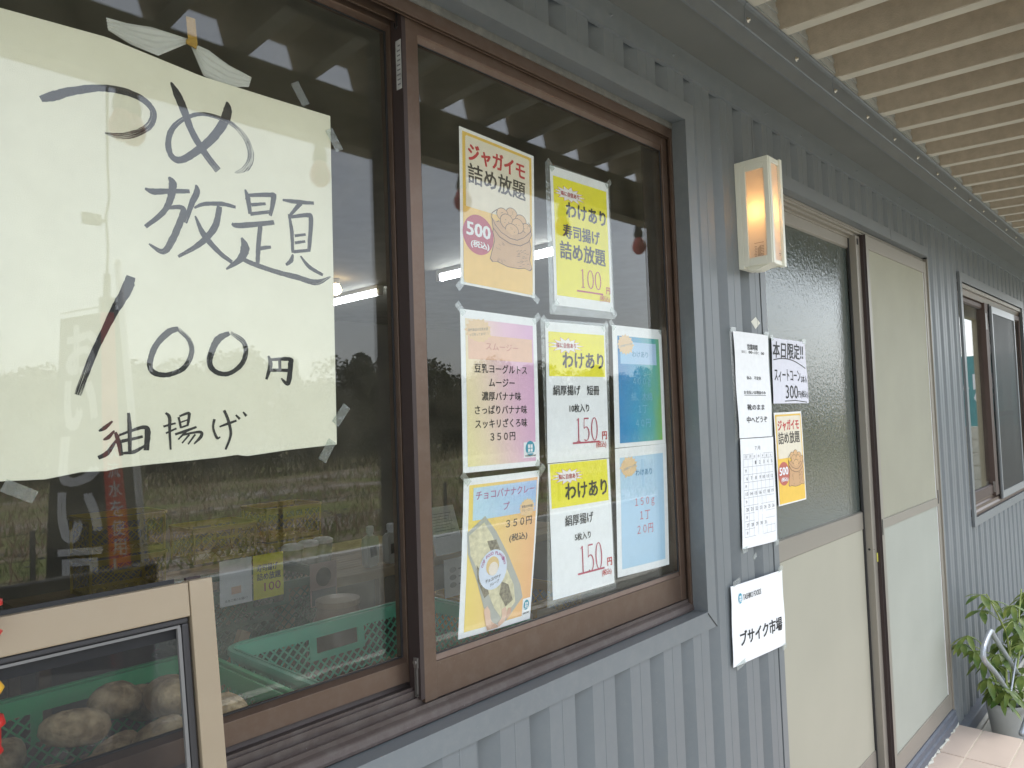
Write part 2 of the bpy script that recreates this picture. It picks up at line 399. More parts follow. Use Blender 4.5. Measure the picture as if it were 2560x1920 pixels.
G_CREPEB = ramp("print_sky_band", [(0.0, (0.50, 0.70, 0.82)), (1.0, (0.36, 0.52, 0.80))])
G_BLUE = ramp("print_blue_to_green", [(0.0, (0.02, 0.20, 0.50)), (0.45, (0.04, 0.33, 0.55)), (0.75, (0.10, 0.42, 0.40)), (1.0, (0.22, 0.50, 0.08))], (.85, -.12), noise=.3)
G_BLUEB = ramp("print_pale_blue_band", [(0.0, (0.30, 0.56, 0.80)), (1.0, (0.44, 0.60, 0.82))])
G_SKY = ramp("print_sky_blue", [(0.0, (0.46, 0.66, 0.84)), (0.5, (0.36, 0.62, 0.84)), (1.0, (0.30, 0.60, 0.82))], (.1, -.9), noise=.25)
INK = ink_mat()

# ------------------------------------------------------------------ data measured on the building, metres
SHEETS = {"jaga":{"q":[[0.922,0.972,0.5363],[1.1282,0.972,0.5282],[1.1159,0.972,0.236],[0.9132,0.972,0.2431]],"b":{"frame":[0.032,0.02,0.961,0.988],"inner":[0.068,0.037,0.925,0.988],"split":[0.036,0.513,0.962,0.488],"red":[0.108,0.075,0.858,0.179],"blk":[0.099,0.221,0.864,0.342],"circ":[0.033,0.56,0.412,0.781],"n500":[0.079,0.583,0.372,0.687],"tax":[0.129,0.727,0.351,0.773],"bag":[0.374,0.433,0.955,0.822]}},
"sushi_lam":{"q":[[1.1655,0.973,0.5263],[1.3925,0.973,0.5266],[1.3908,0.973,0.2128],[1.1621,0.973,0.2075]],"b":{}},
"sushi":{"q":[[1.1788,0.972,0.5215],[1.3854,0.972,0.5242],[1.3841,0.972,0.2283],[1.1773,0.972,0.227]],"b":{"yel":[0.042,0.068,0.956,0.927],"burst":[0.037,0.134,0.557,0.236],"bt":[0.158,0.188,0.454,0.187],"a":[0.232,0.235,0.92,0.347],"b":[0.169,0.405,0.796,0.499],"c":[0.111,0.534,0.883,0.653],"n":[0.403,0.71,0.803,0.844],"ul":[0.363,0.872,0.822,0.877],"yen":[0.883,0.82,0.953,0.862],"tax":[0.76,0.892,0.94,0.926]}},
"smooth":{"q":[[0.9096,0.972,0.1978],[1.1172,0.972,0.1944],[1.1117,0.972,-0.0994],[0.9038,0.972,-0.098]],"b":{"grad":[0.055,0.053,0.943,0.967],"burst":[0.058,0.059,0.381,0.178],"bt1":[0.088,0.112,0.331,0.128],"bt2":[0.112,0.14,0.33,0.154],"box":[0.088,0.112,0.93,0.291],"t0":[0.3,0.173,0.723,0.212],"t1":[0.154,0.334,0.841,0.385],"t2":[0.328,0.425,0.664,0.469],"t3":[0.236,0.508,0.749,0.56],"t4":[0.149,0.592,0.83,0.648],"t5":[0.15,0.671,0.829,0.74],"t6":[0.334,0.763,0.657,0.821],"logo":[0.773,0.84,0.924,0.962]}},
"wake10_lam":{"q":[[1.1317,0.973,0.1955],[1.3652,0.973,0.2011],[1.3529,0.973,-0.0995],[1.133,0.973,-0.0961]],"b":{}},
"wake10":{"q":[[1.145,0.972,0.1908],[1.3504,0.972,0.1936],[1.3454,0.972,-0.099],[1.136,0.972,-0.0968]],"b":{"yel":[0.043,0.069,0.976,0.388],"burst":[0.059,0.085,0.588,0.244],"bt":[0.162,0.15,0.473,0.189],"a":[0.255,0.211,0.944,0.331],"b":[0.097,0.447,0.852,0.531],"c":[0.346,0.592,0.668,0.647],"n":[0.417,0.693,0.818,0.861],"ul":[0.386,0.862,0.835,0.882],"yen":[0.888,0.802,0.967,0.856],"tax":[0.775,0.87,0.952,0.922]}},
"wake5_lam":{"q":[[1.1357,0.973,-0.0995],[1.3492,0.973,-0.1014],[1.3545,0.973,-0.3886],[1.1202,0.973,-0.382]],"b":{}},
"wake5":{"q":[[1.1367,0.972,-0.0982],[1.3453,0.972,-0.1005],[1.3474,0.972,-0.3738],[1.1368,0.972,-0.3694]],"b":{"yel":[0.028,0.004,0.959,0.333],"burst":[0.05,0.012,0.547,0.199],"bt":[0.152,0.076,0.451,0.157],"a":[0.242,0.129,0.932,0.315],"b":[0.221,0.378,0.671,0.504],"c":[0.359,0.533,0.617,0.615],"n":[0.403,0.651,0.806,0.858],"ul":[0.384,0.85,0.829,0.866],"yen":[0.884,0.787,0.962,0.851],"tax":[0.782,0.869,0.947,0.928]}},
"blue1":{"q":[[1.3783,0.972,0.1994],[1.5858,0.972,0.1997],[1.5844,0.972,-0.0796],[1.37,0.972,-0.0793]],"b":{"grad":[0.09,0.076,0.937,0.992],"box":[0.138,0.134,0.923,0.314],"burst":[0.102,0.085,0.42,0.255],"bt":[0.141,0.162,0.378,0.176],"t0":[0.371,0.196,0.684,0.246],"t1":[0.359,0.433,0.712,0.5],"t2":[0.319,0.552,0.735,0.623],"t3":[0.449,0.661,0.628,0.726],"t4":[0.39,0.777,0.682,0.845]}},
"blue2":{"q":[[1.3699,0.972,-0.0809],[1.5856,0.972,-0.0797],[1.5753,0.972,-0.3723],[1.3599,0.972,-0.3651]],"b":{"grad":[0.07,0.062,0.937,0.95],"burst":[0.102,0.069,0.408,0.237],"bt":[0.128,0.14,0.367,0.169],"t0":[0.354,0.179,0.683,0.245],"t1":[0.336,0.413,0.714,0.491],"t2":[0.426,0.52,0.621,0.592],"t3":[0.368,0.62,0.673,0.713]}},
"crepe":{"q":[[0.905,0.972,-0.1083],[1.1104,0.972,-0.1084],[1.0666,0.972,-0.3894],[0.8791,0.972,-0.3846]],"b":{"grad":[0.051,0.042,1.066,0.992],"box":[0.102,0.063,0.987,0.284],"t0":[0.134,0.083,0.94,0.188],"t1":[0.494,0.185,0.582,0.246],"burst":[0.674,0.178,0.978,0.321],"bt1":[0.735,0.215,0.908,0.249],"bt2":[0.738,0.242,0.902,0.276],"t2":[0.541,0.29,0.942,0.382],"t3":[0.603,0.402,0.895,0.492],"pack":[0.062,0.254,0.928,0.975],"label":[0.236,0.503,0.622,0.806],"logo":[0.9,0.852,1.027,0.987],"hand":[0.299,0.767,0.743,1.03]}},
"hours":{"q":[[1.8089,0.893,0.2034],[2.0195,0.893,0.2028],[2.0167,0.893,-0.0815],[1.816,0.893,-0.0784]],"b":{"t0":[0.349,0.111,0.647,0.153],"t1":[0.17,0.19,0.823,0.218],"t2":[0.277,0.399,0.743,0.443],"t3":[0.159,0.547,0.861,0.584],"ul":[0.151,0.593,0.859,0.595],"t4":[0.209,0.693,0.715,0.764],"t5":[0.156,0.817,0.791,0.897]}},
"cal":{"q":[[1.8199,0.893,-0.0804],[2.0203,0.893,-0.0837],[2.0154,0.893,-0.3725],[1.8025,0.893,-0.3637]],"b":{"t0":[0.372,0.08,0.52,0.127],"grid":[0.057,0.129,0.908,0.931]}},
"corn":{"q":[[2.1778,0.952,0.211],[2.4333,0.952,0.2098],[2.4426,0.952,0.0091],[2.1693,0.952,0.0106]],"b":{"t0":[0.004,0.099,0.89,0.3],"ul":[-0.008,0.309,0.974,0.355],"t1":[0.012,0.467,0.781,0.637],"t2":[0.826,0.537,1.023,0.662],"t3":[0.28,0.726,0.671,0.946],"t4":[0.703,0.847,0.994,0.958],"ul2":[0.243,0.955,0.97,0.976]}},
"jaga2":{"q":[[2.1675,0.952,-0.0174],[2.3754,0.952,-0.0166],[2.38,0.952,-0.2985],[2.1705,0.952,-0.298]],"b":{}},
"market":{"q":[[1.7292,0.893,-0.445],[2.0341,0.893,-0.4557],[2.0357,0.893,-0.6624],[1.7225,0.893,-0.6429]],"b":{"logo":[0.103,0.151,0.157,0.294],"t0":[0.182,0.134,0.483,0.318],"t1":[0.107,0.502,0.903,0.817]}}}

BRUSH = [[[260,402,6.3],[274,410,10.3],[294,422,9.2],[327,436,7.8],[358,440,8.5],[380,435,8.2],[391,423,7.8],[388,407,8.3],[377,394,7.7],[361,384,8.0],[346,379,6.9],[331,379,1.4]],
[[415,471,2.5],[424,455,11.2],[432,437,10.3],[442,411,8.8],[459,385,9.4],[479,363,9.1]],
[[494,467,2.2],[495,455,12.1],[488,434,11.4],[470,406,10.6],[447,382,9.3],[426,366,8.6],[414,369,7.5],[410,386,7.4],[416,407,6.5],[432,425,5.6],[455,438,4.7],[479,440,5.4],[503,435,6.1],[522,419,7.3],[529,396,9.6],[521,377,9.5],[504,365,1.6]],
[[410,339,2.5],[415,332,9.9],[414,320,8.9],[410,304,7.8],[400,287,6.3],[379,266,4.7]],
[[379,317,2.4],[390,315,7.7],[411,320,6.4],[438,325,5.1]],
[[406,296,3.9],[428,300,6.5],[425,282,8.5],[413,253,8.3],[401,236,7.2],[383,244,1.9]],
[[447,336,2.1],[448,326,8.2],[440,307,7.1],[431,280,5.0]],
[[444,303,2.5],[458,311,5.2],[484,316,5.8],[504,315,3.8]],
[[480,312,6.9],[473,282,8.9],[452,255,7.1],[421,232,3.4]],
[[445,292,2.0],[457,267,8.2],[478,246,6.8],[497,234,4.8]],
[[519,344,2.2],[523,331,7.2],[526,309,5.0]],
[[523,336,4.4],[560,344,6.9],[564,340,8.1],[558,312,4.6]],
[[528,323,5.0],[551,329,4.0]],
[[526,309,5.0],[558,318,4.6]],
[[498,291,2.2],[508,289,7.6],[564,303,6.3]],
[[542,296,6.2],[538,266,6.7],[536,236,5.6]],
[[539,260,6.1],[558,265,4.0]],
[[512,272,2.2],[517,258,12.6],[510,241,9.2],[488,223,2.1]],
[[510,242,5.4],[529,236,6.6],[563,229,6.8],[602,224,7.7],[634,220,8.6],[660,232,1.3]],
[[579,340,2.9],[596,341,6.0],[633,345,5.0]],
[[610,341,6.1],[602,332,6.0],[589,316,3.5]],
[[589,320,3.6],[593,294,5.9],[594,261,4.1]],
[[592,316,4.2],[621,324,6.1],[627,318,7.4],[622,267,5.5]],
[[598,288,4.2],[617,293,3.6]],
[[598,277,4.2],[616,282,3.6]],
[[595,263,4.7],[623,269,4.3]],
[[594,259,2.4],[591,249,6.5],[582,241,3.5]],
[[607,258,2.4],[622,243,6.1],[646,233,4.3]],
[[360,198,10.5],[355,181,12.7],[341,154,9.8],[328,126,7.4],[313,91,7.3],[297,45,7.1]],
[[420,134,5.4],[406,128,8.1],[389,108,7.0],[382,84,6.5],[389,73,6.5],[407,72,5.7],[427,82,6.3],[437,103,6.4],[433,120,5.9],[419,133,4.9]],
[[491,132,5.2],[474,122,9.3],[463,99,7.6],[463,84,7.1],[474,75,6.2],[490,75,5.7],[508,88,6.4],[515,106,6.4],[511,121,7.0],[493,133,4.7]],
[[550,102,2.8],[553,89,6.7],[546,67,3.3]],
[[551,96,3.3],[584,98,5.8],[586,90,8.1],[581,62,6.9],[570,69,1.7]],
[[568,97,4.5],[568,83,4.0]],
[[551,81,4.4],[584,81,4.6]],
[[320,0,1.7],[327,4,5.2],[336,12,1.8]],
[[325,-11,1.7],[331,-8,4.8],[338,0,1.8]],
[[319,-33,4.3],[329,-28,5.6],[337,-17,3.5],[345,-4,1.3]],
[[339,-2,3.1],[343,-15,5.7],[346,-32,4.4]],
[[344,-6,2.6],[361,0,3.6],[374,3,4.6],[378,-3,6.9],[376,-27,6.4]],
[[355,22,3.1],[356,3,4.9],[356,-29,4.0]],
[[346,-14,4.0],[372,-9,3.2]],
[[348,-29,2.7],[361,-28,4.5],[374,-21,2.7]],
[[401,21,2.4],[406,15,4.3],[406,-4,3.3],[407,-28,2.4]],
[[398,3,2.8],[414,7,2.4]],
[[401,-6,2.4],[415,0,2.4]],
[[418,15,2.9],[421,0,2.9]],
[[419,16,2.4],[431,20,3.4],[432,16,3.9],[430,4,2.9]],
[[421,8,1.9],[430,11,1.9]],
[[421,1,2.4],[431,4,2.4]],
[[413,-8,2.9],[430,-3,3.4],[442,1,2.5]],
[[428,-4,2.9],[417,-15,1.9]],
[[423,-9,2.4],[446,-6,3.5],[448,-12,4.5],[438,-22,1.5]],
[[432,-9,2.4],[422,-20,1.9]],
[[440,-9,2.5],[430,-22,1.9]],
[[467,11,3.5],[465,-1,3.0],[470,-15,3.6],[475,-14,1.5]],
[[474,0,2.0],[486,4,3.6],[499,8,2.6]],
[[481,23,3.6],[487,8,4.1],[490,-12,3.6],[482,-32,2.6]],
[[498,16,2.1],[504,10,3.7]],
[[509,20,2.1],[514,14,3.7]]]

# ------------------------------------------------------------------ text to flat mesh
_tcache = {}
def text_mesh(body, bold=0.0, shear=0.0):
    key = (body, bold, shear)
    if key in _tcache: return _tcache[key]
    cu = bpy.data.curves.new("txt", 'FONT'); cu.body = body; cu.size = 1.0; cu.offset = bold; cu.shear = shear
    cu.resolution_u = 2; cu.align_x = 'LEFT'
    ob = bpy.data.objects.new("txt", cu); COL.objects.link(ob)
    dg = bpy.context.evaluated_depsgraph_get(); dg.update()
    ev = ob.evaluated_get(dg); me = ev.to_mesh()
    V = [(v.co.x, v.co.y) for v in me.vertices]; Fc = [tuple(p.vertices) for p in me.polygons]
    ev.to_mesh_clear(); bpy.data.objects.remove(ob); bpy.data.curves.remove(cu)
    if not V: V = [(0,0),(1,0),(1,1)]; Fc = [(0,1,2)]
    xs = [a for a, b in V]; ys = [b for a, b in V]
    r = (V, Fc, min(xs), max(xs), min(ys), max(ys)); _tcache[key] = r
    return r

class Sheet:
    """a paper sheet with its print; fractions (u right, v down) are mapped onto the hanging sheet"""
    def __init__(s, corners, bulge=0.0, wave=0.0, out=(0, -1, 0)):
        s.c = [Vector(c) for c in corners]; s.bulge = bulge; s.wave = wave; s.out = Vector(out)
        s.w = (s.c[1]-s.c[0]).length; s.h = (s.c[3]-s.c[0]).length
        s.prints = {}
    def mp(s, u, v, lay=0.0):
        a, b, c, d = s.c
        p = a*(1-u)*(1-v) + b*u*(1-v) + c*u*v + d*(1-u)*v
        k = s.bulge*sin(pi*min(1, max(0, u)))*0.6 + s.bulge*sin(pi*min(1, max(0, v)))*.5 + s.wave*sin(9*v+2*u)
        return p + s.out*(k + lay)
    def paper(s, name, mat, label, cat, group=None, nx=8, ny=10, th=0.0004, parent=None):
        b = MB().mat(mat)
        for side in (0, 1):
            n = len(b.v)
            for j in range(ny+1):
                for i in range(nx+1): b.v.append(tuple(s.mp(i/nx, j/ny, -th*side)))
            for j in range(ny):
                for i in range(nx):
                    q = (n+j*(nx+1)+i, n+(j+1)*(nx+1)+i, n+(j+1)*(nx+1)+i+1, n+j*(nx+1)+i+1)
                    if side: q = q[::-1]
                    b.f.append(q); b.m.append(b.cur)
                    uv = [(i/nx, 1-j/ny), (i/nx, 1-(j+1)/ny), ((i+1)/nx, 1-(j+1)/ny), ((i+1)/nx, 1-j/ny)]
                    b.uv += uv[::-1] if side else uv
        s.root = b.build(name, parent=parent, label=label, cat=cat, group=group, smooth=True)
        return s.root
    def _mb(s, part): return s.prints.setdefault(part, MB())
    def rect(s, part, box, mat, lay, nx=6, ny=8):
        b = s._mb(part).mat(mat); u0, v0, u1, v1 = box
        for j in range(ny):
            for i in range(nx):
                cs = [(i/nx, j/ny), (i/nx, (j+1)/ny), ((i+1)/nx, (j+1)/ny), ((i+1)/nx, j/ny)]
                b.face([s.mp(u0+(u1-u0)*x, v0+(v1-v0)*y, lay) for x, y in cs], [(x, 1-y) for x, y in cs])
    def poly(s, part, pts, mat, lay):
        b = s._mb(part).mat(mat); c = (sum(p[0] for p in pts)/len(pts), sum(p[1] for p in pts)/len(pts))
        P3 = [s.mp(*p, lay) for p in pts]; C3 = s.mp(*c, lay)
        for i in range(len(pts)): b.face([C3, P3[i], P3[(i+1) % len(pts)]])
    def line(s, part, pts, w, mat, lay):
        """thin printed line; w is a fraction of the sheet width"""
        b = s._mb(part).mat(mat); asp = s.w/s.h
        for (a, c) in zip(pts[:-1], pts[1:]):
            du, dv = c[0]-a[0], (c[1]-a[1])/asp; L = math.hypot(du, dv) or 1e-9
            nu, nv = -dv/L*w/2, du/L*w/2*asp
            b.face([s.mp(a[0]+nu, a[1]+nv, lay), s.mp(a[0]-nu, a[1]-nv, lay), s.mp(c[0]-nu, c[1]-nv, lay), s.mp(c[0]+nu, c[1]+nv, lay)])
    def ellipse(s, part, cu, cv, ru, rv, mat, lay, n=28, a0=0.0):
        s.poly(part, [(cu+ru*cos(2*pi*k/n+a0), cv+rv*sin(2*pi*k/n+a0)) for k in range(n)], mat, lay)
    def burst(s, part, cu, cv, ru, rv, mat, lay, n=14, inner=.62, rot=0.0, edge=None):
        rnd = random.Random(int(cu*1000))
        pts = []
        for k in range(n*2):
            a = pi*k/n+rot; r = 1.0+rnd.uniform(-.1, .1) if k % 2 == 0 else inner
            pts.append((cu+ru*r*cos(a), cv+rv*r*sin(a)))
        if edge:
            s.poly(part, [(cu+(x-cu)*1.06, cv+(y-cv)*1.06) for x, y in pts], edge, lay-.00012)
        s.poly(part, pts, mat, lay)
    def text(s, body, box, mat, lay, bold=0.0, natural=False, slope=0.0, shear=0.0, part='lettering'):
        V, Fc, x0, x1, y0, y1 = text_mesh(body, 0.0, shear)
        u0, v0, u1, v1 = box
        if natural:
            hh = (u1-u0)*s.w*(y1-y0)/(x1-x0)/s.h; vm = (v0+v1)/2; v0, v1 = vm-hh/2, vm+hh/2
        b = s._mb(part).mat(mat); e = bold/(x1-x0)*(u1-u0); ev = bold/(y1-y0)*(v1-v0)
        sh_ = [(0, 0)] if bold <= 0 else [(-e, -ev*.6), (e, -ev*.6), (e, ev*.6), (-e, ev*.6)]
        for q, (du, dv) in enumerate(sh_):
            n = len(b.v)
            for x, y in V:
                u = (x-x0)/(x1-x0); v = (y1-y)/(y1-y0)
                b.v.append(tuple(s.mp(u0+(u1-u0)*u+du, v0+(v1-v0)*v+dv + slope*(u-.5), lay+.00002*q)))
            for f in Fc:
                b.f.append(tuple(n+i for i in f)); b.m.append(b.cur); b.uv += [(0, 0)]*len(f)
    def finish(s, labels=None):
        for part, b in s.prints.items():
            b.build(part, parent=s.root)

def serif_num(sh, txt, box, mat, lay):
    """thin serif price figures drawn stroke by stroke (1, 5, 0)"""
    u0, v0, u1, v1 = box; n = len(txt); w = (u1-u0)/n
    for i, ch in enumerate(txt):
        a = u0+w*i; X = lambda t: a+w*t; Y = lambda t: v0+(v1-v0)*t; T = w*.13; t = w*.06
        if ch == '1':
            sh.line('lettering', [(X(.5), Y(0)), (X(.5), Y(1))], T, mat, lay); sh.line('lettering', [(X(.28), Y(1)), (X(.72), Y(1))], t, mat, lay); sh.line('lettering', [(X(.3), Y(.1)), (X(.5), Y(0))], t, mat, lay)
        elif ch == '0':
            k = 20
            for q in range(k):
                A0, A1 = 2*pi*q/k, 2*pi*(q+1)/k; th = t+(T-t)*abs(cos((A0+A1)/2))
                sh.line('lettering', [(X(.5+.36*cos(A0)), Y(.5+.5*sin(A0))), (X(.5+.36*cos(A1)), Y(.5+.5*sin(A1)))], th, mat, lay)
        elif ch == '5':
            sh.line('lettering', [(X(.2), Y(.02)), (X(.78), Y(.02))], T*.8, mat, lay); sh.line('lettering', [(X(.22), Y(.02)), (X(.18), Y(.46))], t, mat, lay)
            k = 14; pr = None
            for q in range(k+1):
                A = -2.3+q*(2.3+2.2)/k; pt = (X(.42+.38*cos(A)), Y(.69+.30*sin(A)))
                if pr: sh.line('lettering', [pr, pt], t+(T-t)*abs(cos(A)), mat, lay)
                pr = pt

def tape_piece(parent, c, w, h, ang, y, name='tape'):
    b = MB().mat(TAPE); ca, sa = cos(ang), sin(ang)
    b.obox((c[0], y, c[1]), (w/2*ca, 0, w/2*sa), (0, .00015, 0), (-h/2*sa, 0, h/2*ca))
    return b.build(name, parent=parent)

# ================================================================== THE GROUND
def field_mat():
    m, nt, out = new_mat("weedy_gravel_field"); N, L = nt.nodes, nt.links
    p = N.new("ShaderNodeBsdfPrincipled"); p.inputs['Roughness'].default_value = .95; L.new(p.outputs[0], out.inputs[0])
    tc = N.new("ShaderNodeTexCoord"); mp = N.new("ShaderNodeMapping"); mp.inputs['Scale'].default_value = (.35, 1.1, 1); L.new(tc.outputs['Object'], mp.inputs['Vector'])
    a = N.new("ShaderNodeTexNoise"); a.inputs['Scale'].default_value = .55; a.inputs['Detail'].default_value = 9; a.inputs['Roughness'].default_value = .7; L.new(mp.outputs[0], a.inputs['Vector'])
    cr = N.new("ShaderNodeValToRGB"); L.new(a.outputs['Fac'], cr.inputs[0]); e = cr.color_ramp.elements
    e[0].position = .34; e[0].color = (.17, .23, .06, 1); e[1].position = .62; e[1].color = (.70, .66, .57, 1)
    x = e.new(.44); x.color = (.34, .37, .11, 1); x = e.new(.52); x.color = (.42, .30, .20, 1)
    b = N.new("ShaderNodeTexNoise"); b.inputs['Scale'].default_value = 14; b.inputs['Detail'].default_value = 8; L.new(tc.outputs['Object'], b.inputs['Vector'])
    mr = N.new("ShaderNodeMapRange"); mr.inputs['From Min'].default_value = .3; mr.inputs['From Max'].default_value = .7; mr.inputs['To Min'].default_value = .45; mr.inputs['To Max'].default_value = 1.6; L.new(b.outputs['Fac'], mr.inputs['Value'])
    mx = N.new("ShaderNodeMix"); mx.data_type = 'RGBA'; mx.blend_type = 'MULTIPLY'; mx.inputs['Factor'].default_value = 1; L.new(cr.outputs[0], mx.inputs['A']); L.new(mr.outputs[0], mx.inputs['B']); L.new(mx.outputs['Result'], p.inputs['Base Color'])
    bu = N.new("ShaderNodeBump"); bu.inputs['Distance'].default_value = .06; L.new(b.outputs['Fac'], bu.inputs['Height']); L.new(bu.outputs[0], p.inputs['Normal'])
    return m
CONC = M("concrete_apron", (0.34, 0.34, 0.30), .85, 0, .18, 2.5, .5, 60, .2)
CONCL = M("pale_concrete", (0.44, 0.43, 0.39), .85, 0, .15, 12, .6, 120, .2)
GRAVEL = M("grey_gravel", (0.30, 0.29, 0.265), .95, 0, .35, 60, 1.0, 90, .1)
b = MB().mat(field_mat()); b.face([(-900, -900, -1.604), (900, -900, -1.604), (900, 900, -1.604), (-900, 900, -1.604)])
b.build('ground', kind='structure')
b = MB().mat(CONC); b.box(-12, 12.9, -5.62, .88, -1.70, -1.600)
b.build('concrete_apron', kind='structure')
b = MB().mat(M("white_kerb_paint", (0.85, 0.85, 0.8), .8, 0, .2, 20, .4, 100))
b.box(-12, 12.9, -5.74, -5.625, -1.70, -1.555); b.build('kerb', kind='structure')
# chalky white line across the apron, its edges broken
rnd = random.Random(3); b = MB().mat(M("worn_white_line", (0.85, 0.82, 0.72), .9, 0, .25, 30, .5, 120))
x = -4.0
while x < 12.5:
    L_ = rnd.uniform(.04, .12); w0 = .045*rnd.uniform(.6, 1.25)
    if rnd.random() > .06:
        b.box(x, x+L_*.97, -2.25-w0+rnd.uniform(-.01, .01), -2.25+w0, -1.598, -1.5955)
    x += L_
b.build('painted_line', kind='structure')

# porch with real tiles
TILE = M("pinkish_beige_tile", (0.58, 0.475, 0.40), .5, 0, .06, 5, .12, 300, .4)
GROUT = M("pale_grout", (0.66, 0.60, 0.50), .9, 0, .1, 40, .3, 200)
porch = empty('porch', (2.9, .3, -1.6), kind='structure')
MB().mat(GROUT).box(1.9, 3.797, -.30, .925, -1.600, -1.4535).build('porch_slab', parent=porch)
xe = [3.80 - .335*k for k in range(7)]; ye = [.925, .795, .647, .499, .351, .203, .055, -.093, -.241]
tm = None
for i in range(len(xe)-1):
    for j in range(len(ye)-1):
        x1_, x0_, y1_, y0_ = xe[i], xe[i+1], ye[j], ye[j+1]
        o = MB().mat(TILE).box(x0_+.0025, x1_-(.0025 if i else 0), y0_+.0025, y1_-.0025, -1.4535, -1.450+rnd.uniform(-.0004, .0004)).build('tile', parent=porch, bevel=.0012)
# caulk bead where the tiles meet the wall base
b = MB().mat(M("white_caulk", (0.55, 0.55, 0.48), .6, 0, .05)); pts = []
x = 2.06
while x < 3.80:
    pts.append((x, .893+rnd.uniform(-.009, .004), -1.447+rnd.uniform(-.002, .004))); x += .022
b.tube(pts, [.0050*rnd.uniform(.3, 1.7) for _ in pts], 7); b.build('caulk_bead', parent=porch)

b = MB().mat(CONCL).box(3.80, 9.5, .70, .874, -1.60, -1.585); b.build('foundation_ledge', kind='structure')
b = MB().mat(GRAVEL)
for k in range(900):
    x, y = rnd.uniform(3.82, 6.2), rnd.uniform(.36, .70); r = rnd.uniform(.004, .011)
    b.obox((x, y, -1.598+r*.4), (r*rnd.uniform(.6, 1.2), r*.3, 0), (-r*.3, r*rnd.uniform(.6, 1.1), 0), (0, r*.2, r*.6))
b.build('gravel', kind='stuff')

# ================================================================== THE SHOP BUILDING
shop = empty('shop_building', (2.8, .9, -1.6), 'single storey shop clad in grey corrugated steel with brown sliding windows', 'building')

PX0, PITCH = .8469, .12915
def siding_profile(xa, xb):
    pts = []
    k0 = int(math.floor((xa-PX0)/PITCH))-1; x = PX0+k0*PITCH
    while x < xb+PITCH:
        pts += [(x, .900), (x+.003, .9215), (x+.0240, .9215), (x+.0555, .900), (x+.0905, .900), (x+.0915, .8992), (x+.0935, .8992), (x+.0945, .900)]
        x += PITCH
    res = []
    for (p, q) in zip(pts[:-1], pts[1:]):
        if q[0] <= xa or p[0] >= xb: continue
        for e in (p, q):
            xx = min(max(e[0], xa), xb); t = (xx-p[0])/(q[0]-p[0]) if q[0] > p[0] else 0
            res.append((xx, p[1]+(q[1]-p[1])*t))
    return res
sid = MB().mat(STEEL)
def siding(xa, xb, za, zb):
    pr = siding_profile(xa, xb)
    for a, c in zip(pr[:-1], pr[1:]):
        if abs(a[0]-c[0]) < 1e-6 and abs(a[1]-c[1]) < 1e-6: continue
        sid.face([(a[0], a[1], za), (c[0], c[1], za), (c[0], c[1], zb), (a[0], a[1], zb)])
siding(-2.5, 1.64, -1.50, -.50); siding(-2.5, 1.64, .73, .86); siding(1.64, 1.998, -1.50, .86)
siding(2.00, 3.79, .66, .86); siding(3.787, 4.36, -1.50, .86); siding(4.36, 6.13, .63, .86); siding(4.36, 6.13, -1.50, -.62); siding(6.13, 9.5, -1.50, .86)
sid.build('corrugated_siding', parent=shop)
# the wall core behind the sheet, with the openings left free
WALLC = M("inner_wall_board", (0.42, 0.40, 0.36), .8)
b = MB().mat(WALLC)
for (xa, xb, za, zb) in ((-2.5, -.95, -1.6, 1.0), (-.95, 1.64, -1.6, -.50), (-.95, 1.64, .735, 1.0), (1.64, 1.998, -1.6, 1.0), (1.998, 3.79, .675, 1.0), (3.79, 4.385, -1.6, 1.0), (4.385, 6.11, -1.6, -.61), (4.385, 6.11, .62, 1.0), (6.11, 9.5, -1.6, 1.0)):
    b.box(xa, xb, .925, 1.03, za, zb)
b.build('wall_core', parent=shop)

# top trim band over the flutes, soffit, fascia
b = MB().mat(TRIM); b.ext_x([(.8935, .828), (.8935, .892), (.905, .892), (.905, .826)], -2.5, 9.5); b.build('top_trim', parent=shop)
b = MB().mat(SOFFIT); b.box(-2.5, 9.5, .779, .8930, .890, .896)
b.build('soffit', parent=shop)
b = MB().mat(TRIM); b.ext_x([(.774, .884), (.779, .884), (.7805, .936), (.776, .936)], -2.5, 9.5); b.build('lower_fascia', parent=shop)
jx = [1.706-.586*k for k in range(1, 7)][::-1]+[1.706+.5868*k for k in range(0, 13)]
for a, c in zip(jx[:-1], jx[1:]):
    MB().mat(TRIM).ext_x([(.7715, .9345), (.7745, .9325), (.7745, .985), (.770, .992), (.764, .994), (.764, .991), (.7685, .989), (.7715, .983)], a+.0012, c-.0012).build('fascia_panel', parent=shop)
def dome_screw(x, y, z, r=.0055):
    b = MB().mat(ZINC)
    n = 10
    ring = lambda rr, yy: [(x+rr*cos(2*pi*k/n), yy, z+rr*sin(2*pi*k/n)) for k in range(n)]
    rs = [ring(r*1.25, y), ring(r*1.2, y-.0015), ring(r*.62, y-.002), ring(r*.58, y-.006), ring(r*.3, y-.0065)]
    base = len(b.v)
    for q in rs: b.v += q
    for i in range(len(rs)-1):
        for k in range(n):
            b.f.append((base+i*n+k, base+(i+1)*n+k, base+(i+1)*n+(k+1) % n, base+i*n+(k+1) % n)); b.m.append(0); b.uv += [(0, 0)]*4
    b.f.append(tuple(base+4*n+k for k in range(n))); b.m.append(0); b.uv += [(0, 0)]*n
    return b
scr0 = None
def put_screw(x, y, z, s=1.0):
    global scr0
    if scr0 is None:
        scr0 = dome_screw(0, 0, 0).build('screw', parent=shop, smooth=True)
        scr0['_z'] = 0; o = scr0
    else:
        o = scr0.copy(); COL.objects.link(o)
    o.location = (x, y-.003*s, z+EYE); o.scale = (s, s, s)
    return o
sm0 = None
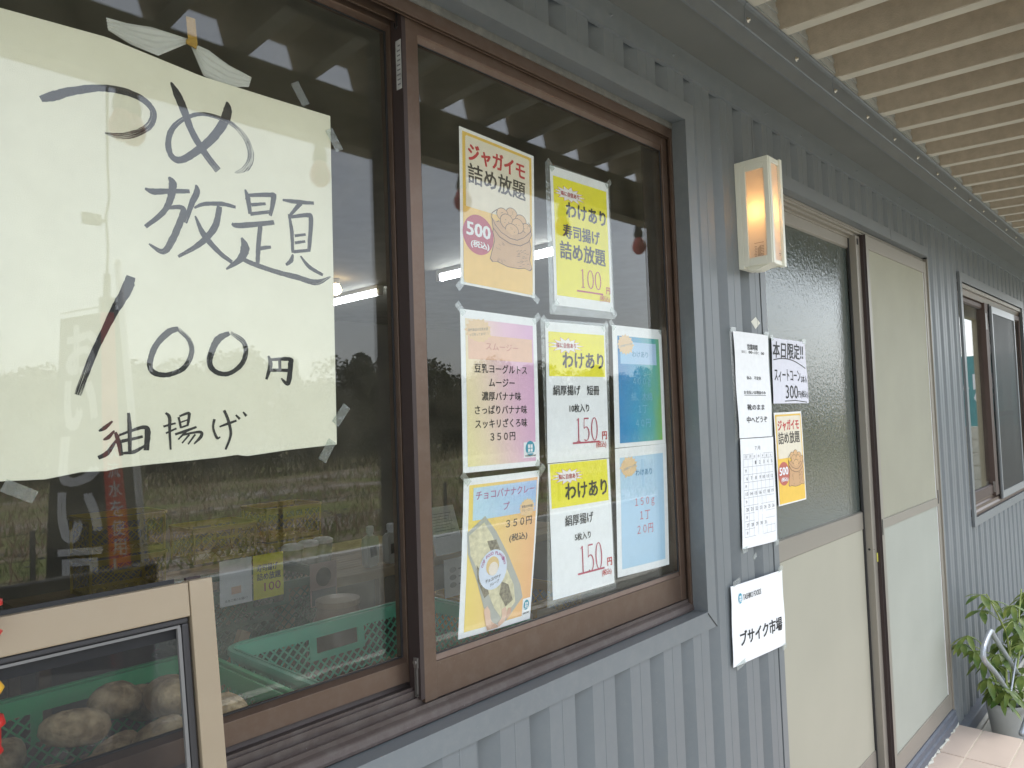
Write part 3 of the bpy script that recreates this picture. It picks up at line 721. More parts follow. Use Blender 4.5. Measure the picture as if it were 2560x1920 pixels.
def small_screw(x):
    global sm0
    if sm0 is None:
        b = dome_screw(0, 0, 0, .0028); b.mats = [STEEL]; sm0 = b.build('screw', parent=shop, smooth=True); o = sm0
    else:
        o = sm0.copy(); COL.objects.link(o)
    o.location = (x, .8915, .856+EYE)
for k in range(-6, 20): put_screw(1.722+.2941*k, .7705, .948)
for k in range(26):
    xk = 1.31+.1435*.9*2*k
    if xk < 8: small_screw(xk)
del scr0['_z']

# ---------------- main window flashing (outer grey casing)
def casing(x0, x1, z0, z1, yf, yb, face, parent, open_left=False):
    """mitred casing round an opening: front face, outer return to the wall and inner return to the frame"""
    def bar(name, pts_in, pts_out):
        b = MB().mat(TRIM)
        (ax, az), (bx, bz) = pts_in; (cx, cz), (dx, dz) = pts_out
        sg = .010
        def back(p, f):   # inner return leans slightly outward
            return (p[0]+f[0], yb, p[1]+f[1])
        mx, mz = (x0+x1)/2, (z0+z1)/2
        fi = lambda p: (math.copysign(.006, p[0]-mx), math.copysign(.004, p[1]-mz))
        I0, I1 = (ax, yf, az), (bx, yf, bz); O0, O1 = (cx, yf, cz), (dx, yf, dz)
        B0, B1 = back((ax, az), fi((ax, az))), back((bx, bz), fi((bx, bz)))
        P0, P1 = (cx, .8995, cz), (dx, .8995, dz)
        b.face([O0, I0, I1, O1]); b.face([I0, B0, B1, I1]); b.face([P0, O0, O1, P1])
        # back faces give the folded sheet its thickness
        return b.build(name, parent=parent)
    f = face
    bar('head_flashing', ((x0, z1), (x1, z1)), ((x0-f, z1+f*1.1), (x1+f, z1+f*1.1)))
    bar('sill_flashing', ((x1, z0), (x0, z0)), ((x1+f, z0-f), (x0-f, z0-f)))
    bar('jamb_flashing', ((x1, z1), (x1, z0)), ((x1+f, z1+f*1.1), (x1+f, z0-f)))
    bar('jamb_flashing', ((x0, z0), (x0, z1)), ((x0-f, z0-f), (x0-f, z1+f*1.1)))
win = MB().mat(TRIM).box(1.6225, 1.6245, .934, .938, -.47, -.46).build('main_window', parent=shop)
casing(-.93, 1.614, -.483, .714, .895, .9375, .042, win)
# dark mitre gap and the tab at the lower right corner
MB().mat(BLACKP).obox((1.634, .8943, -.506), (.0205, 0, -.0195), (0, .0002, 0), (.0009, 0, .0010)).build('mitre_gap', parent=win)
for q in ((1.605, .7140), (1.54, .7140)): pass
# ---------------- brown frame
XL, XR = -.925, 1.6265
fr = MB().mat(BROWN)
fr.ext_x([(.937, .679), (.937, .703), (.945, .712), (1.03, .712), (1.03, .706), (.948, .706), (.948, .679), (.945, .679), (.945, .699), (.941, .699), (.941, .679)], XL, XR)
fr.ext_x([(.966, .676), (.966, .706), (.970, .706), (.970, .676)], XL, XR)
fr.ext_x([(1.004, .676), (1.004, .706), (1.008, .706), (1.008, .676)], XL, XR)
fr.ext_z([(1.6130, .9375), (XR, .9375), (XR, 1.03), (1.6200, 1.03), (1.6200, .942), (1.6155, .942), (1.6155, .9455), (1.6130, .9455)], -.474, .7005)
fr.ext_z([(XL-.005, .9375), (XL+.02, .9375), (XL+.02, 1.03), (XL-.005, 1.03)], -.474, .7005)
fr.build('frame', parent=win, bevel=.0006)
MB().mat(M("grey_caulk", (0.15, 0.15, 0.14), .7, 0, .1, 20, .3, 200, .3, dust=.3)).ext_x([(.9345, .7025), (.9345, .7175), (.940, .7175), (.940, .7025)], XL, XR+.002).build('caulking', parent=win)
tr = MB().mat(DUSTY)
prof = [(1.035, -.418), (1.012, -.418), (1.006, -.424), (.998, -.4435), (.9735, -.4435), (.9735, -.4365), (.9715, -.4365), (.9715, -.447), (.9685, -.447), (.9685, -.4405), (.9665, -.4405), (.9665, -.456), (.9595, -.4565), (.9595, -.450), (.9575, -.450), (.9575, -.4615), (.949, -.464), (.949, -.4595), (.947, -.4595), (.947, -.4665), (.9400, -.469), (.9375, -.471), (.9345, -.480), (.9345, -.4845), (.945, -.4845), (.945, -.54), (1.035, -.54)]
tr.ext_x(prof, XL, XR+.0005); tr.build('sill_track', parent=win)

def sash(parent, xl, xr, zb, zt, yf, sl, srt, rt, rb, yg, bt=.0065, bb=.006, mat=None):
    """sash: yf front face, yg glass plane; sl/srt stile widths, rt/rb rail heights"""
    b = MB().mat(mat or BROWN)
    b.box(xl, xl+sl, yf, yf+.028, zb, zt); b.build('stile', parent=parent, bevel=.0007)
    MB().mat(mat or BROWN).box(xr-srt, xr, yf, yf+.028, zb, zt).build('stile', parent=parent, bevel=.0007)
    b = MB().mat(mat or BROWN)
    b.ext_x([(yf+.0005, zt-.001), (yf+.0005, zt-rt), (yf+.003, zt-rt-.0015), (yg-.001, zt-rt-bt), (yg+.008, zt-rt-bt), (yg+.008, zt-.001)], xl+sl, xr-srt)
    b.build('rail', parent=parent, bevel=.0005); b = MB().mat(mat or BROWN)
    b.ext_x([(yf+.0005, zb+.001), (yg+.008, zb+.001), (yg+.008, zb+rb+bb), (yg-.001, zb+rb+bb), (yf+.003, zb+rb+.001), (yf+.0005, zb+rb)], xl+sl, xr-srt)
    b.build('rail', parent=parent, bevel=.0005)
    b = MB().mat(RUBBER); e = .0035
    zi0, zi1 = zb+rb+bb, zt-rt-bt
    b.box(xl+sl, xl+sl+e, yg-.003, yg-.0005, zi0, zi1); b.box(xr-srt-e, xr-srt, yg-.003, yg-.0005, zi0, zi1)
    b.box(xl+sl+e, xr-srt-e, yg-.003, yg-.0005, zi1-e*.5, zi1); b.box(xl+sl+e, xr-srt-e, yg-.003, yg-.0005, zi0, zi0+e*.5)
    b.build('glazing_gasket', parent=parent)
    MB().mat(GLASS).box(xl+sl-.004, xr-srt+.004, yg, yg+.004, zi0-.004, zi1+.004).build('glass_pane', parent=parent)

sashR = MB().mat(BROWN_D).box(.784, .786, .978, .982, -.40, .60).build('right_sash', parent=win)
sash(sashR, .7835, 1.6125, -.459, .6865, .950, .0265, .0235, .0270, .0590, .957, .0135, .0105)
sashL = MB().mat(BROWN_D).box(.7975, .7985, 1.010, 1.014, -.40, .60).build('left_sash', parent=win)
sash(sashL, XL+.02, .7995, -.4305, .6990, .982, .03, .0245, .0245, .0330, .9955)
# meeting stile side, its shade put into the dark brown; lock and sticker
MB().mat(BROWN_D).box(.7755, .7838, .9500, .9785, -.452, .690).build('meeting_shade_side', parent=sashR)
b = MB().mat(BLACKP).box(.7749, .7756, .9800, .9815, .60, .60001)
STICK = M("worn_label", (0.40, 0.40, 0.39), .6, 0, .25, 60, .1, 200)
b = MB().mat(STICK).box(.7746, .7752, .9525, .9660, .556, .640); b.mat(GREYP)
for k in range(9): b.box(.7742, .7745, .9545, .9640-rnd.uniform(0, .004), .563+k*.0082, .5655+k*.0082)
b.build('sticker', parent=sashR)
b = MB().mat(BLACKP); b.tube([(.774, .960, .688), (.774, .960, .664), (.774, .964, .661), (.774, .967, .665), (.774, .967, .672)], .0012, 6); b.build('hook', parent=sashR)
b = MB().mat(M("tarnished_latch", (.28, .26, .24), .45, .7, .2)); b.box(.7725, .7765, .9545, .9635, -.402, -.386); b.tube([(.7725, .959, -.393), (.7700, .959, -.393)], .0035, 12)
b.box(.7725, .7765, .9560, .9575, -.446, -.402); b.box(.7725, .7765, .9605, .9620, -.446, -.402); b.box(.7725, .7765, .9560, .9620, -.448, -.444)
b.build('roller_latch', parent=sashR)

# ---------------- base flashing under the siding
b = MB().mat(M("base_flashing_paint", (0.07, 0.085, 0.115), .45, 0, .05, 4, 0, 100, .5, dust=.15))
b.ext_x([(.914, -1.47), (.874, -1.478), (.8705, -1.482), (.8705, -1.535), (.8735, -1.535), (.914, -1.53)], 3.785, 9.5); b.build('base_flashing', parent=shop)
b = MB().mat(CONCL).box(3.80, 9.5, .882, .93, -1.6, -1.5355); b.build('foundation', parent=shop)
b = MB().mat(CONCL).box(-2.5, 1.9, .882, .93, -1.6, -1.5); b.build('foundation', parent=shop)

# ================================================================== SLIDING ENTRANCE DOOR
door = empty('sliding_door', (2.9, .93, -1.45)); attach(door, shop)
b = MB().mat(TRIM)
b.ext_x([(.885, .6555), (.885, .6960), (.9005, .6985), (.9005, .6945), (.888, .6925), (.888, .6575), (.916, .6575), (.916, .6555)], 2.0, 3.20); b.build('lintel_flashing', parent=door)
b = MB().mat(TRIM)
b.ext_x([(.8845, .6552), (.8845, .6963), (.9005, .6988), (.9005, .6945), (.888, .6925), (.888, .6575), (.916, .6575), (.916, .6552)], 3.2025, 3.742); b.build('lintel_flashing', parent=door)
MB().mat(TRIM).box(2.0035, 2.036, .8985, .93, -1.45, .6555).build('jamb_cover', parent=door, bevel=.0008)
MB().mat(BLACKP).box(1.998, 2.0035, .905, .93, -1.45, .6555).build('jamb_gap', parent=door)
b = MB().mat(DOORF)   # head frame with its steps
b.ext_x([(.914, .6545), (.914, .647), (.919, .647), (.919, .640), (.930, .640), (.930, .631), (.944, .631), (.944, .624), (.99, .624), (.99, .6545)], 2.036, 3.78)
b.build('head_frame', parent=door, bevel=.0005)
# glazed door leaf (left)
b = MB().mat(DOORF)
b.ext_x([(.948, .626), (.948, .589), (.954, .585), (.975, .585), (.975, .626)], 2.036, 2.892); b.build('rail', parent=door, bevel=.0006); b = MB().mat(DOORF)
b.ext_x([(.948, -.4005), (.954, -.398), (.975, -.398), (.975, -.4640), (.952, -.4640), (.948, -.4610)], 2.036, 2.892); b.build('rail', parent=door, bevel=.0006); b = MB().mat(DOORF)
b.ext_x([(.948, -1.262), (.975, -1.262), (.975, -1.385), (.948, -1.385)], 2.036, 2.892)
b.build('rail', parent=door, bevel=.0006)
b = MB().mat(RUBBER); b.box(2.884, 2.8945, .946, .952, -1.38, .624); b.build('dark_seal', parent=door)
MB().mat(DOORP).box(2.036, 2.886, .9515, .965, -1.262, -.464).build('door_panel', parent=door)
def pattern_glass():
    m, nt, out = new_mat("rippled_privacy_glass"); N, L = nt.nodes, nt.links
    tc = N.new("ShaderNodeTexCoord")
    n1 = N.new("ShaderNodeTexNoise"); n1.inputs['Scale'].default_value = 95; n1.inputs['Detail'].default_value = 2.5; n1.inputs['Distortion'].default_value = .6; L.new(tc.outputs['Object'], n1.inputs['Vector'])
    bu = N.new("ShaderNodeBump"); bu.inputs['Strength'].default_value = .8; bu.inputs['Distance'].default_value = .0012; L.new(n1.outputs['Fac'], bu.inputs['Height'])
    gl = N.new("ShaderNodeBsdfGlossy"); gl.inputs['Roughness'].default_value = .05; L.new(bu.outputs[0], gl.inputs['Normal'])
    df = N.new("ShaderNodeBsdfDiffuse"); df.inputs[0].default_value = (.13, .155, .14, 1)
    tr = N.new("ShaderNodeBsdfTransparent"); tr.inputs[0].default_value = (.62, .68, .64, 1)
    m1 = N.new("ShaderNodeMixShader"); m1.inputs[0].default_value = .55; L.new(tr.outputs[0], m1.inputs[1]); L.new(df.outputs[0], m1.inputs[2])
    lw = N.new("ShaderNodeLayerWeight"); lw.inputs['Blend'].default_value = .5
    pw = N.new("ShaderNodeMath"); pw.operation = 'POWER'; pw.inputs[1].default_value = 4.0; L.new(lw.outputs['Facing'], pw.inputs[0])
    ma = N.new("ShaderNodeMath"); ma.operation = 'MULTIPLY_ADD'; ma.inputs[1].default_value = .92; ma.inputs[2].default_value = .06; L.new(pw.outputs[0], ma.inputs[0])
    m2 = N.new("ShaderNodeMixShader"); L.new(ma.outputs[0], m2.inputs[0]); L.new(m1.outputs[0], m2.inputs[1]); L.new(gl.outputs[0], m2.inputs[2])
    L.new(m2.outputs[0], out.inputs[0]); return m
MB().mat(pattern_glass()).box(2.036, 2.888, .957, .962, -.400, .588).build('patterned_glass', parent=door)
# interlocking stile and channels between leaf and screen
b = MB().mat(DOORF); b.box(2.895, 2.950, .922, .947, -1.385, .632); b.build('meeting_stile', parent=door, bevel=.001)
b = MB().mat(BLACKP); b.box(2.905, 2.915, .9195, .9215, .598, .620); b.tube([(2.90, .9215, -.535), (2.90, .9185, -.535)], .001, 6); b.build('stop_block', parent=door)
b = MB().mat(BROWN_D)
b.box(2.936, 2.9395, .909, .9225, -1.385, .635); b.box(2.9425, 2.9455, .907, .9225, -1.385, .635); b.box(2.9485, 2.9515, .9045, .9225, -1.385, .640); b.build('channel', parent=door)
b = MB().mat(BLACKP)
for z in (-.536, -1.33): b.tube([(2.8955, .935, z), (2.8942, .935, z)], .0042, 12)
b.build('screw_hole', parent=door)
MB().mat(M("yellow_label", (0.70, 0.66, 0.12), .5)).box(2.9290, 2.9352, .9185, .9215, -.585, -.553).build('yellow_label', parent=door, bevel=.0008)
# screen door (right)
b = MB().mat(DOORF)
b.box(2.954, 2.983, .905, .930, -1.378, .640); b.build('screen_stile', parent=door, bevel=.001); b = MB().mat(DOORF); b.box(3.743, 3.7815, .905, .930, -1.378, .640); b.build('screen_stile', parent=door, bevel=.001)
b = MB().mat(DOORF)
b.ext_x([(.9055, .6395), (.9055, .5885), (.909, .587), (.925, .587), (.925, .6395)], 2.983, 3.743); b.build('screen_rail', parent=door, bevel=.0008); b = MB().mat(DOORF)
b.ext_x([(.9055, -.4345), (.9055, -.4695), (.925, -.4695), (.925, -.4345)], 2.983, 3.743); b.build('screen_rail', parent=door, bevel=.0008); b = MB().mat(DOORF)
b.ext_x([(.9055, -1.305), (.9055, -1.377), (.925, -1.377), (.925, -1.305)], 2.983, 3.743); b.build('screen_rail', parent=door, bevel=.0008)
MB().mat(SCRUP).box(2.983, 3.743, .9105, .9125, -.4345, .587).build('screen_mesh', parent=door)
MB().mat(SCRLO).box(2.983, 3.743, .9105, .9125, -1.305, -.4695).build('screen_mesh', parent=door)
for (z0, z1) in ((-.4345, .587), (-1.305, -.4695)):
    for (xa_, xb_) in ((2.983, 2.9855), (3.7405, 3.743)): MB().mat(WHITEP).box(xa_, xb_, .9085, .9105, z0, z1).build('spline', parent=door)
b = MB().mat(BLACKP); b.box(2.957, 2.963, .9035, .9055, -.490, -.432); b.box(3.748, 3.757, .9035, .9055, -.46, -.40); b.build('finger_pull', parent=door)
b = MB().mat(M("door_threshold_paint", (0.085, 0.10, 0.13), .45, 0, .05, 4, 0, 100, .5, dust=.15))
b.ext_x([(.99, -1.378), (.903, -1.3795), (.895, -1.385), (.895, -1.410), (.889, -1.414), (.889, -1.4505), (.99, -1.4505)], 2.036, 3.793); b.build('threshold', parent=door)
MB().mat(DOORF).box(3.7825, 3.789, .8985, .93, -1.385, .6555).build('jamb', parent=door, bevel=.0006)

# ================================================================== FAR WINDOW
fw = MB().mat(TRIM).box(5.2, 5.22, .93, .932, -.60, -.598).build('far_window', parent=shop)
casing(4.385, 6.105, -.600, .616, .887, .905, .043, fw)
MB().mat(RUBBER).box(4.3455, 4.352, .889, .8998, -.640, .648).build('edge_shade', parent=fw)  # black strip standing in for the shade along the casing's outer side
b = MB().mat(BROWN)
b.ext_x([(.905, .616), (.905, .585), (.912, .560), (.935, .553), (1.02, .553), (1.02, .62)], 4.385, 6.105); b.build('frame', parent=fw)
b = MB().mat(DOORF)
b.ext_x([(.896, .612), (.896, .592), (.904, .590), (.904, .612)], 4.385, 6.105); b.build('screen_track', parent=fw)
b = MB().mat(BROWN)
b.ext_x([(.900, -.600), (1.02, -.600), (1.02, -.535), (.935, -.540), (.925, -.548), (.925, -.541), (.922, -.541), (.922, -.556), (.910, -.566), (.910, -.560), (.907, -.560), (.907, -.575), (.900, -.585)], 4.385, 6.105); b.build('sill_track', parent=fw)
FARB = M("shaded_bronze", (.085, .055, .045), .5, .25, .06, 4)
sf = MB().mat(BROWN_D).box(4.99, 4.992, .945, .947, -.5, .5).build('left_sash', parent=fw)
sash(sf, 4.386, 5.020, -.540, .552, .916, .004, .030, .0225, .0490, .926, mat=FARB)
sg = MB().mat(BROWN_D).box(5.98, 5.982, .935, .937, -.5, .5).build('right_sash', parent=fw)
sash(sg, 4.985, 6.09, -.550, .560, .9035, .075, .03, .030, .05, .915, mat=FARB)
b = MB().mat(STICK); b.box(4.992, 5.030, .9028, .9033, .405, .500); b.build('sticker', parent=fw)
b = MB().mat(M("tarnished_latch_far", (.28, .26, .24), .45, .7, .2)); b.box(4.978, 4.984, .905, .915, -.53, -.47); b.build('roller_latch', parent=fw)
WSCR = M("silver_screen_frame", (0.30, 0.315, 0.33), .35, .3, .05)
b = MB().mat(WSCR); b.box(5.106, 5.125, .8905, .9015, -.578, .549); b.build('screen_stile', parent=fw)
b = MB().mat(WSCR); b.box(5.795, 5.814, .8905, .9015, -.578, .549); b.build('screen_stile', parent=fw)
b = MB().mat(WSCR); b.box(5.125, 5.795, .8910, .9015, .508, .5485); b.build('screen_rail', parent=fw)
b = MB().mat(WSCR); b.box(5.125, 5.795, .8910, .9015, -.5775, -.536); b.build('screen_rail', parent=fw)
b = MB().mat(BROWN_D); b.box(5.125, 5.795, .8960, .9005, -.10, -.075); b.build('screen_bar', parent=fw)
MB().mat(MESHG).box(5.125, 5.795, .8950, .8955, -.536, .508).build('screen_mesh', parent=fw)
MB().mat(BLACKP).box(5.078, 5.104, .898, .9030, -.575, .56).build('gap_strip', parent=fw)

# ================================================================== CANOPY
canopy = empty('canopy', (3.4, .45, .95), 'lean-to canopy of ribbed steel roofing with beige felt underside over the shop front', 'canopy')
SL = .037
def rz(y): return 1.005+SL*(y-.77)
RP, RX = .2035, 1.925
def rib_sheet(k0, n, mat, mat2):
    b = MB()
    for k in range(k0, k0+n):
        x = RX+RP*k
        seg = [(x, 0), (x+.043, 0), (x+.068, .088), (x+RP-.025, .088), (x+RP, 0)]
        for i, ((xa, ha), (xb, hb)) in enumerate(zip(seg[:-1], seg[1:])):
            b.mat(mat2 if i == 0 else mat)
            ys = [.776, .60, .42, .28, .15]
            for y0, y1 in zip(ys[:-1], ys[1:]):
                b.face([(xa, y0, rz(y0)+ha), (xb, y0, rz(y0)+hb), (xb, y1, rz(y1)+hb), (xa, y1, rz(y1)+ha)])
                b.face([(xa, y1, rz(y1)+ha+.0035), (xb, y1, rz(y1)+hb+.0035), (xb, y0, rz(y0)+hb+.0035), (xa, y0, rz(y0)+ha+.0035)])
    return b.build('roof_sheet', parent=canopy)
k = -22
while k < 34:
    n = 2 if k in (0,) else 3
    dark = (k == 0)
    rib_sheet(k, n, DARKROOF if dark else ROOFM, DARKROOF if dark else ROOFE)
    k += n
# ragged felt lip along every bottom flange, as the felt was trimmed by hand
for k in range(-4, 24):
    x = RX+RP*k; b = MB().mat(ROOFM); pts = []; y = .76
    while y > .16:
        pts.append((x+.0015+rnd.uniform(-.0022, .0030), y, rz(y)-.0012)); y -= rnd.uniform(.006, .022)
    for a, c in zip(pts[:-1], pts[1:]):
        b.face([a, c, (x-.0012, c[1], rz(c[1])+.0042), (x-.0012, a[1], rz(a[1])+.0042)])
    b.build('felt_edge', parent=canopy)
# ribbed closures between the flanges
for k in range(-12, 28):
    x = RX+.043+RP*k; b = MB().mat(CLOSE)
    for j in range(6):
        z0 = 1.0+j*.0148; w = .025*(j+1)/6
        b.obox((x+(RP-.043)/2, .779-(.003 if j % 2 else 0), z0+.0070), ((RP-.043)/2-.0001, 0, 0), (0, .004, 0), (0, 0, .0066))
    b.build('closure', parent=canopy)
b = MB().mat(BEAM); b.box(-3, 9.4, .145, .20, .815, .9790); b.build('eave_beam', parent=canopy)
b = MB().mat(BEAM)
b.ext_x([(.144, .815), (.136, .815), (.136, .83), (.144, .83)], -3, 9.4); b.build('beam_lip', parent=canopy)
for x in (-2.6, 8.8):
    MB().mat(BEAM).box(x, x+.06, .135, .195, -1.6, .815).build('post', parent=canopy)

# ================================================================== OUTDOOR BULBS, CORD
def festoon(x, y, z, n):
    e = empty('festoon_bulb', (x, y, z), n, 'light bulb', 'red bulbs hanging under the canopy beam')
    MB().mat(BLACKP).tube([(x, y, z), (x, y, z-.022)], .0028, 6).build('cord', parent=e)
    MB().mat(BLACKP).lathe((x, y, z-.022), [(.005, 0), (.014, -.005), (.016, -.020), (.021, -.036), (.021, -.054), (.018, -.058)], 14).build('socket', parent=e, smooth=True)
    b = MB().mat(BULB).lathe((x, y, z-.078), [(.015, 0), (.022, -.013), (.030, -.033), (.0315, -.047), (.026, -.064), (.014, -.076), (.002, -.079)], 18)
    b.build('glass_bulb', parent=e, smooth=True)
    return e
BULB = flat("red_lamp_glass", (0.82, 0.05, 0.06), .12, .8)
for x, n in ((.664, 'red festoon bulb reflected on the cream sheet above its top left brush letters'), (.694, 'added red bulb imitating the doubled glass reflection of the leftmost one'), (1.22, 'red festoon bulb mirrored near the right edge of the cream sheet'), (1.73, 'red festoon bulb mirrored at the left edge of the potato sack poster'), (2.27, 'red festoon bulb mirrored on the yellow hundred yen poster'), (2.81, 'red festoon bulb mirrored right of the yellow poster against the sky')):
    festoon(x, .10 if x != .694 else .085, .862, n)  # the bulb close beside the first is added to copy its ghost reflection
b = MB().mat(BLACKP); pts = []; x = -2.0
while x < 6: pts.append((x, .10, .862+.012*cos((x-.664)*2*pi/.5365))); x += .13
b.tube(pts, .003, 6); b.build('festoon_cable', label='black cable of the bulb string running under the canopy beam', cat='cable')
cord = empty('hanging_cord', (.65, .04, .0), 'thin black extension cord hanging from the canopy beam with a paper tag', 'cord')
b = MB().mat(BLACKP); b.tube([(.650, .045, .955), (.650, .04, .66), (.653, .04, .57), (.645, .04, .53), (.649, .04, .46), (.646, .04, .38)], .003, 8); b.build('cable', parent=cord)
b = MB().mat(BLACKP); b.tube([(.646, .04, .385), (.645, .04, .325)], .0085, 8); b.box(.630, .662, .030, .050, .292, .327); b.build('plug', parent=cord)
b = MB().mat(STICK); b.box(.590, .634, .0395, .0405, .502, .532); b.box(.634, .648, .0390, .0410, .512, .521); b.build('tag', parent=cord)

# ================================================================== NOBORI BANNER (seen in the glass)
nob = empty('nobori_banner', (1.44, -1.83, -1.6), 'black vertical shop banner with white brush letters and a red strip on a white pole', 'banner')
WPOLE = flat("white_pole_plastic", (0.88, 0.88, 0.9), .35, .5)
b = MB().mat(WPOLE); b.tube([(1.47, -1.82, -1.6), (1.425, -1.82, -.75)], .021, 12); b.tube([(1.425, -1.82, -.75), (1.31, -1.82, .80)], .0165, 12)
b.tube([(1.428, -1.82, -.80), (1.419, -1.82, -.68)], .029, 12); b.lathe((1.31, -1.82, .80), [(.013, 0), (.017, .01), (.012, .028), (.004, .034)], 10); b.build('pole', parent=nob, smooth=True)
b = MB().mat(WPOLE); b.tube([(1.325, -1.82, .62), (1.17, -2.21, .60)], .006, 8); b.build('crossbar', parent=nob)
b = MB().mat(WPOLE); b.box(1.375, 1.415, -1.835, -1.805, -.735, -.69); b.build('clamp', parent=nob)
NB = M("black_banner_cloth", (0.022, 0.024, 0.026), .8, 0, .1, 6, .2, 400, .2)
NR = M("red_banner_strip", (0.78, 0.05, 0.03), .8, 0, .08, 6, .2, 400, .2)
NW = flat("white_banner_print", (0.88, 0.88, 0.9), .8)
ban = Sheet([(1.165, -2.20, .57), (1.325, -1.83, .59), (1.445, -1.83, -1.15), (1.06, -2.18, -1.17)], 0.0, .012, out=(.2, .98, 0))
ban.paper('cloth', NB, None, None, parent=nob, nx=8, ny=24)

ban.rect('red_strip', (.64, .0, .86, 1.0), NR, .003, 3, 24)
for i, ch in enumerate("おいしい豆腐"):
    ban.text(ch, (.12, .03+i*.158, .56, .165+i*.158), NW, .004, bold=.045)
for i, ch in enumerate("伏流水を使用しています"):
    ban.text(ch, (.68, .37+i*.054, .82, .37+i*.054+.044), NW, .006, bold=.01)
ban.finish()

# ================================================================== PAPER NOTICES BEHIND THE RIGHT PANE
GR = 'paper price notices taped inside the right window pane'
def corner_tapes(sh, which, y):
    c = sh.c
    spots = {'tl': (c[0], -.8), 'tr': (c[1], .7), 'bl': (c[3], .8), 'br': (c[2], -.6)}
    for w in which:
        p, a = spots[w]
        tape_piece(sh.root, (p.x, p.z), .026, .013, a, y)

def sack(sh, bx, lay, big=True):
    """printed sack of potatoes inside box bx"""
    u0, v0, u1, v1 = bx; U = lambda t: u0+(u1-u0)*t; V_ = lambda t: v0+(v1-v0)*t
    body = [(.10, .33), (.06, .48), (.10, .62), (.04, .80), (.0, .93), (.05, .975), (.16, .955), (.40, 1.0), (.66, .99), (.80, .96), (.93, .985), (.99, .94), (.93, .80), (.97, .60), (.93, .45), (.97, .36), (.90, .28), (.5, .40), (.2, .28)]
    P_ = lambda l: [(U(a), V_(b)) for a, b in l]
    pts = P_(body)
    sh.poly('picture', [(U(.5)+(a-U(.5))*1.035, V_(.65)+(b-V_(.65))*1.03) for a, b in pts], SACKL, lay)
    sh.poly('picture', pts, TAN, lay+.00012)
    for pi_, (a, b_, ra, rb) in enumerate(((.50, .10, .13, .10), (.28, .15, .13, .10), (.72, .17, .13, .10), (.86, .27, .10, .08), (.38, .25, .15, .12), (.64, .27, .14, .12), (.50, .37, .15, .10))):
        sh.ellipse('picture', U(a), V_(b_), (u1-u0)*(ra+.012), (v1-v0)*(rb+.010), SACKL, lay+.00018+.00008*pi_, 20)
        sh.ellipse('picture', U(a), V_(b_), (u1-u0)*ra, (v1-v0)*rb, TANL, lay+.00021+.00008*pi_, 20)
        for q in range(3): sh.ellipse('picture', U(a+rnd.uniform(-.06, .06)), V_(b_+rnd.uniform(-.05, .05)), (u1-u0)*.010, (v1-v0)*.008, SACKL, lay+.00024+.00008*pi_, 6)
    rim = [(.03, .26), (.10, .36), (.24, .46), (.45, .52), (.62, .52), (.80, .44), (.97, .30), (.99, .36), (.90, .50), (.70, .60), (.45, .61), (.20, .54), (.05, .42)]
    sh.poly('picture', [(U(a), V_(b)) for a, b in rim[:1]+[(.10, .365), (.24, .465), (.45, .525), (.62, .525), (.80, .445), (.97, .31), (.99, .36), (.90, .50), (.70, .60), (.45, .61), (.20, .54), (.05, .42)]], TAN, lay+.0009)
    sh.line('picture', P_(rim+[rim[0]]), .007, SACKL, lay+.0010)
    sh.line('picture', P_([(.02, .27), (.03, .18), (.14, .10)]), .007, SACKL, lay+.0010); sh.line('picture', P_([(.97, .30), (.98, .22), (.90, .16)]), .007, SACKL, lay+.0010)
    for k in range(22):
        a = rnd.uniform(.66, .93); c = .55+.4*rnd.random(); sh.line('picture', P_([(a, c), (a-.06, c+.02)]), .003, SACKL, lay+.0006)
    for k in range(12):
        a = rnd.uniform(.12, .30); c = .6+.35*rnd.random(); sh.line('picture', P_([(a, c), (a+.04, c+.025)]), .003, SACKL, lay+.0006)

def potato_poster(key, name, label, y_group, bright):
    S = SHEETS[key]; B_ = SHEETS['jaga']['b']
    sh = Sheet(S['q'], .0008); sh.paper(name, PAPERW, label, 'poster', y_group)
    L1, L2, L3 = .0003, .0006, .0009
    sh.rect('print_panel', (.035, .022, .965, .985), YELF, L1)
    sh.rect('print_panel', (.070, .042, .930, .985), CRM, L2)
    for (a, c) in (((.07, .042)), ((.93, .042))): sh.ellipse('print_panel', a, c, .012, .008, YELF, L2+.0001, 12)
    sh.rect('print_panel', (.035, .50, .965, .985), JOR if not bright else YELB, L3-.0001)
    sh.text("ジャガイモ", (.105, .085, .86, .20), RED, L3, bold=.035)
    sh.text("詰め放題", (.10, .215, .865, .345), flat("brown_black_print", (.05, .04, .03)), L3, bold=.02)
    sh.ellipse('print_panel', .222, .665, .195, .128, CRIM if not bright else flat("brick_print", (.52, .14, .10)), L3, 40)
    sh.text("500", (.075, .595, .37, .678), WHITEP, L3+.0003, bold=.03)
    sh.text("(税込)", (.125, .705, .355, .755), WHITEP, L3+.0003, bold=.03)
    sack(sh, (.375, .425, .955, .825), L3+.0002)
    sh.finish(); return sh
s1 = potato_poster('jaga', 'poster', 'orange and cream potato sack poster with red lettering taped inside the right window', GR, False)
corner_tapes(s1, ('bl', 'br'), .9712)

